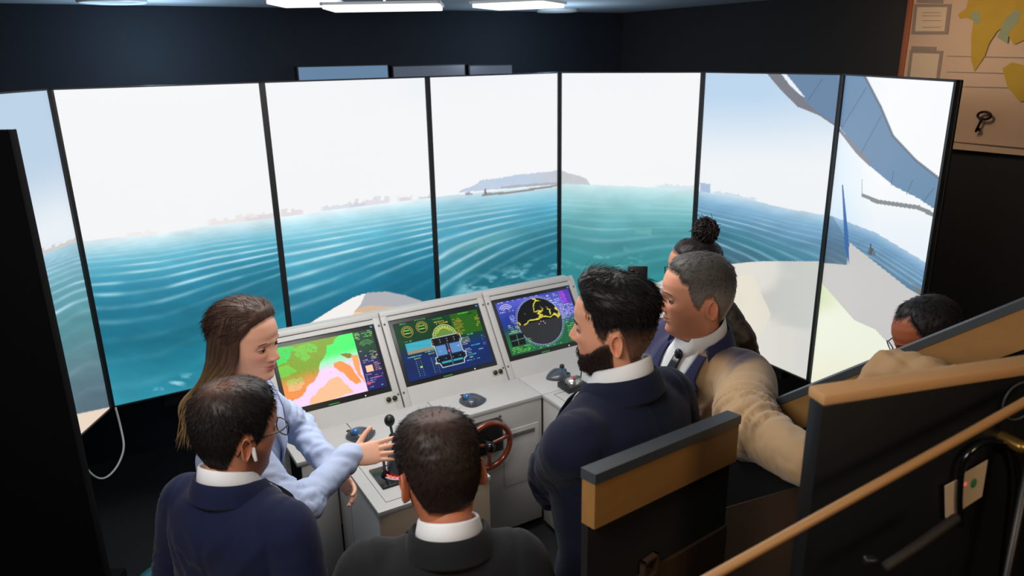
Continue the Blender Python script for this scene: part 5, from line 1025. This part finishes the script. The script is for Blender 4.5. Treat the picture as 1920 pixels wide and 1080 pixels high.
# ================================================================== PARTITION, NEAR HOUSING AND HANDRAIL (this side)
M_ochre = mat('ochre stained wood', rgb(148, 108, 58), .55, var=.16, vscale=7, stretch=(1.2, 8, 8)); M_cap = mat('slate grey cap strip', rgb(58, 64, 70), .45); M_brown = mat('dark brown board', rgb(66, 46, 28), .7, var=.15, vscale=5, stretch=(1, 6, 6)); M_void = mat('black felt', rgb(9, 9, 10), .95)
zP = 1.60; a0 = atz(1112, 888, zP)
def slope_partition(A, B, lab, boards):
    """A, B: ends of the cap; the cap slopes with the stair beside it"""
    A = np.array(A); B = np.array(B); d = B - A; L = np.hypot(d[0], d[1]); an_ = math.atan2(d[1], d[0]); sl = d[2]/L
    pt = thing('wooden_partition', lab, 'partition', (A[0], A[1], 0), an_, None)
    def slab(name, u0, u1, y0, y1, o0, o1, m, floor=False):
        z = lambda u, o: A[2] + sl*u + o
        r0 = [(u0, y0, 0 if floor else z(u0, o0)), (u0, y1, 0 if floor else z(u0, o0)), (u0, y1, z(u0, o1)), (u0, y0, z(u0, o1))]; r1 = [(u1, y0, 0 if floor else z(u1, o0)), (u1, y1, 0 if floor else z(u1, o0)), (u1, y1, z(u1, o1)), (u1, y0, z(u1, o1))]
        return obj(name, MB().loft([r0, r1]), m, pt, False)
    slab('cap_strip', 0, L, -.006, .030, -.022, 0, M_cap); slab('wood_band', .004, L, -.002, .03, -.12, -.0225, M_ochre); slab('black_recess', .004, L, .014, .03, -.30, -.1205, M_void)
    for q in range(boards): slab('board', .002 + L*q/boards, L*(q + 1)/boards - .002, .006, .03, 0, -.3005, M_brown, True)
    return pt
pA = slope_partition(a0, at(1386, 777, 1.70), 'short wooden partition with slate cap and ochre band behind the bearded man', 1)
slope_partition(at(1368, 783, 2.10), at(1950, 548, 1.50), 'longer sloping wooden partition with slate cap, in front of the balding man', 2)
ct_ = MB(); rng_c = [(1618, 722, 1.66, .03), (1650, 690, 1.66, .036), (1672, 668, 1.66, .038), (1700, 682, 1.62, .045), (1740, 694, 1.58, .045), (1790, 706, 1.52, .04)]
for x_, y_, d0, r_ in rng_c: ct_.ell(at(x_, y_ + 18, d0), (r_*1.25, r_, r_*1.1), 14, 10)
me = fuse(ct_, .006, 8); v = mverts(me); nn = mnorm(me); msetv(me, v + nn*(.012*(fbm(v[:, 0]*34 + v[:, 2]*50, v[:, 2]*30 - v[:, 0]*20, 1.0, 3) - .5))[:, None]); cl_ = obj('tan_reflection', me, M_tan); tag(cl_, 'tan reflection shaped as a crumpled lump below the face of the balding man', 'reflection')  # added lump standing in for a tan reflection in the glass
_a1 = at(1386, 777, 1.70); _an = math.atan2(_a1[1] - a0[1], _a1[0] - a0[0]); hb = onplane(1218, 1064, a0, np.array([-math.sin(_an), math.cos(_an), 0])); hl = (hb - a0)@np.array([math.cos(_an), math.sin(_an), 0]); fr = MB()
for q in (-1, 1): fr.box((hl, .001, hb[2] + q*.022), (.05, .012, .006)); fr.box((hl + q*.022, .001, hb[2]), (.006, .012, .05))
obj('pull_handle', fr, M_brown, pA, False)
# near black housing with wooden top edge
zH = 1.80; b0 = atz(1548, 742, zH); b1 = atz(1925, 686, zH); d_ = (b1 - b0)[:2]; an2 = math.atan2(d_[1], d_[0]); L2 = np.hypot(*d_) + .25
hs = thing('equipment_housing', 'large black equipment housing with a tan wooden top edge at the lower right', 'housing', (b0[0], b0[1], 0), an2)
obj('casing', MB().box((L2/2, .022, (zH - .02)/2), (L2, .036, zH - .02), bev=.004), M_blk, hs, 'auto'); obj('top_edge', MB().box((L2/2 + .004, .022, zH - .010), (L2 + .01, .042, .020), bev=.004), mat('tan wood edge', rgb(186, 142, 96), .5, var=.08, vscale=6, stretch=(1, 8, 8)), hs, 'auto')  # top edge is plain tan wood in its own colour
nH = np.array([-math.sin(an2), math.cos(an2), 0]); eH = np.array([math.cos(an2), math.sin(an2), 0])
def onh(px, py, off=.006): p = onplane(px, py, b0 + nH*(.005 - off), nH); return np.array([(p - b0)@eH, .005 - off, p[2]])
c_ = onh(1912, 752); a = np.linspace(0, 2*PI, 40, endpoint=False); obj('ring_emblem', MB().tube(np.c_[c_[0] + .036*np.cos(a), c_[1] + 0*a, c_[2] + .036*np.sin(a)], .002, 6, closed=True), mat('grey ring print', rgb(62, 64, 68), .5), hs)
def card(L_, lab, extra=None):
    P_ = [onh(*q, off=.012) for q in L_]; P2 = [p - (0, .0015, 0) for p in P_]; c0 = np.mean(P_, 0); w0 = b0 + eH*c0[0] + nH*c0[1]; w0[2] = c0[2]
    t = thing('card', lab, 'card', tuple(w0), an2); obj('sheet', MB().loft([[p - c0 for p in P_], [p - c0 for p in P2]]), mat('cream card', rgb(196, 176, 148), .6), t, False)
    return t, c0
t_, c0 = card([(1807, 887), (1851, 862), (1840, 930), (1802, 955)], 'upright cream card with a green blot, stuck to the black housing')
g_ = onh(1826, 906, .0145) - c0; obj('green_blot', MB().ell(g_, (.006, .001, .010), 14, 8), mat('green ink', rgb(50, 128, 84), .6), t_)
g_ = onh(1810, 908, .0145) - c0; obj('red_light', MB().ell(g_, (.004, .001, .004), 10, 6), mat('faint red light', rgb(180, 60, 50), emit=((1, .15, .1), .6)), t_)
card([(1771, 911), (1800, 896), (1796, 980), (1772, 970)], 'small curled cream card left of the card with the green blot')
cw = [onh(*q, off=.02) for q in ((1800, 985), (1799, 930), (1806, 870), (1830, 838), (1865, 828), (1898, 845), (1910, 900), (1905, 960), (1890, 1090))]
cc = obj('black_cable', MB().tube(spline([b0*(1, 1, 0) + eH*p[0] + nH*p[1] + (0, 0, p[2]) for p in cw], 6), .0055, 10), M_blkg); tag(cc, 'thick black cable looped in front of the cream cards', 'cable')
p_ = onh(1903, 832, .03); kn = obj('brass_knob', MB().tube([b0*(1, 1, 0) + eH*p_[0] + nH*(p_[1] + q) + (0, 0, p_[2]) for q in (-.012, .026)], [.012, .010], 16), M_brass); tag(kn, 'small brass knob on the black housing near the right picture edge', 'knob')
hr = thing('handrail', 'thin tan handrail rising diagonally in front of the black housing', 'rail', tuple(at(1300, 1100, 1.06)), 0)
r0 = at(1300, 1100, 1.06); r1 = at(1975, 724, 1.22); obj('bar', MB().tube([(0, 0, 0), tuple((r1 - r0)*.5), tuple(r1 - r0)], .0075, 14), mat('tan satin rail', rgb(160, 118, 74), .45), hr)
for q in (.04, .97):
    pb = (r1 - r0)*q; obj('post', MB().cyl(tuple(pb), (pb[0], pb[1] - .03, -r0[2] + .0), .007, 12), M_blk, hr)
tb = obj('pipe', MB().tube([at(1662, 1062, 1.16), at(1725, 1020, 1.18), at(1792, 972, 1.20)], .008, 12), mat('dark brown tube', rgb(30, 24, 19), .7)); tag(tb, 'short dark brown tube slanting under the cream cards', 'tube')
bt_ = obj('clamp', MB().box((0, 0, 0), (.02, .014, .014), bev=.003), M_blk); bt_.location = tuple(at(1632, 1052, 1.15)); tag(bt_, 'small dark metal clamp left of the slanting tube', 'clamp')

# black panel at the left edge
zc = at(15, 244, 1.98); zh = zc[2]; M_dead = mat('matt black board', rgb(7, 7, 9), .9, spec=.1); cbx = thing('black_screen_panel', 'tall matt black panel at the left edge hiding part of the first display', 'panel', (zc[0], zc[1], 0), 0)
obj('board', MB().box((-.33, .015, zh/2 + .01), (.66, .03, zh - .02), bev=.006), M_dead, cbx, 'auto'); obj('foot', MB().box((-.33, .015, .01), (.5, .10, .02)), M_dead, cbx, False); obj('edge_strip', MB().box((-.0, .015, zh/2 + .01), (.006, .034, zh - .02), bev=.002), M_dead, cbx, 'auto')
# teal stool at the bottom left
sp = atz(300, 1100, .46); stl = thing('stool', 'round teal stool at the bottom edge left of the man in navy', 'stool', (sp[0], sp[1], 0)); obj('seat', MB().tube([(0, 0, .40), (0, 0, .44)], [.10, .105], 28), mat('teal vinyl', rgb(22, 92, 104), .4), stl); obj('column', MB().cyl((0, 0, .04), (0, 0, .38), .025, 14), M_gun, stl); obj('base', MB().tube([(0, 0, .012), (0, 0, .028)], [.17, .10], 28, round_ends=False), M_blk, stl)
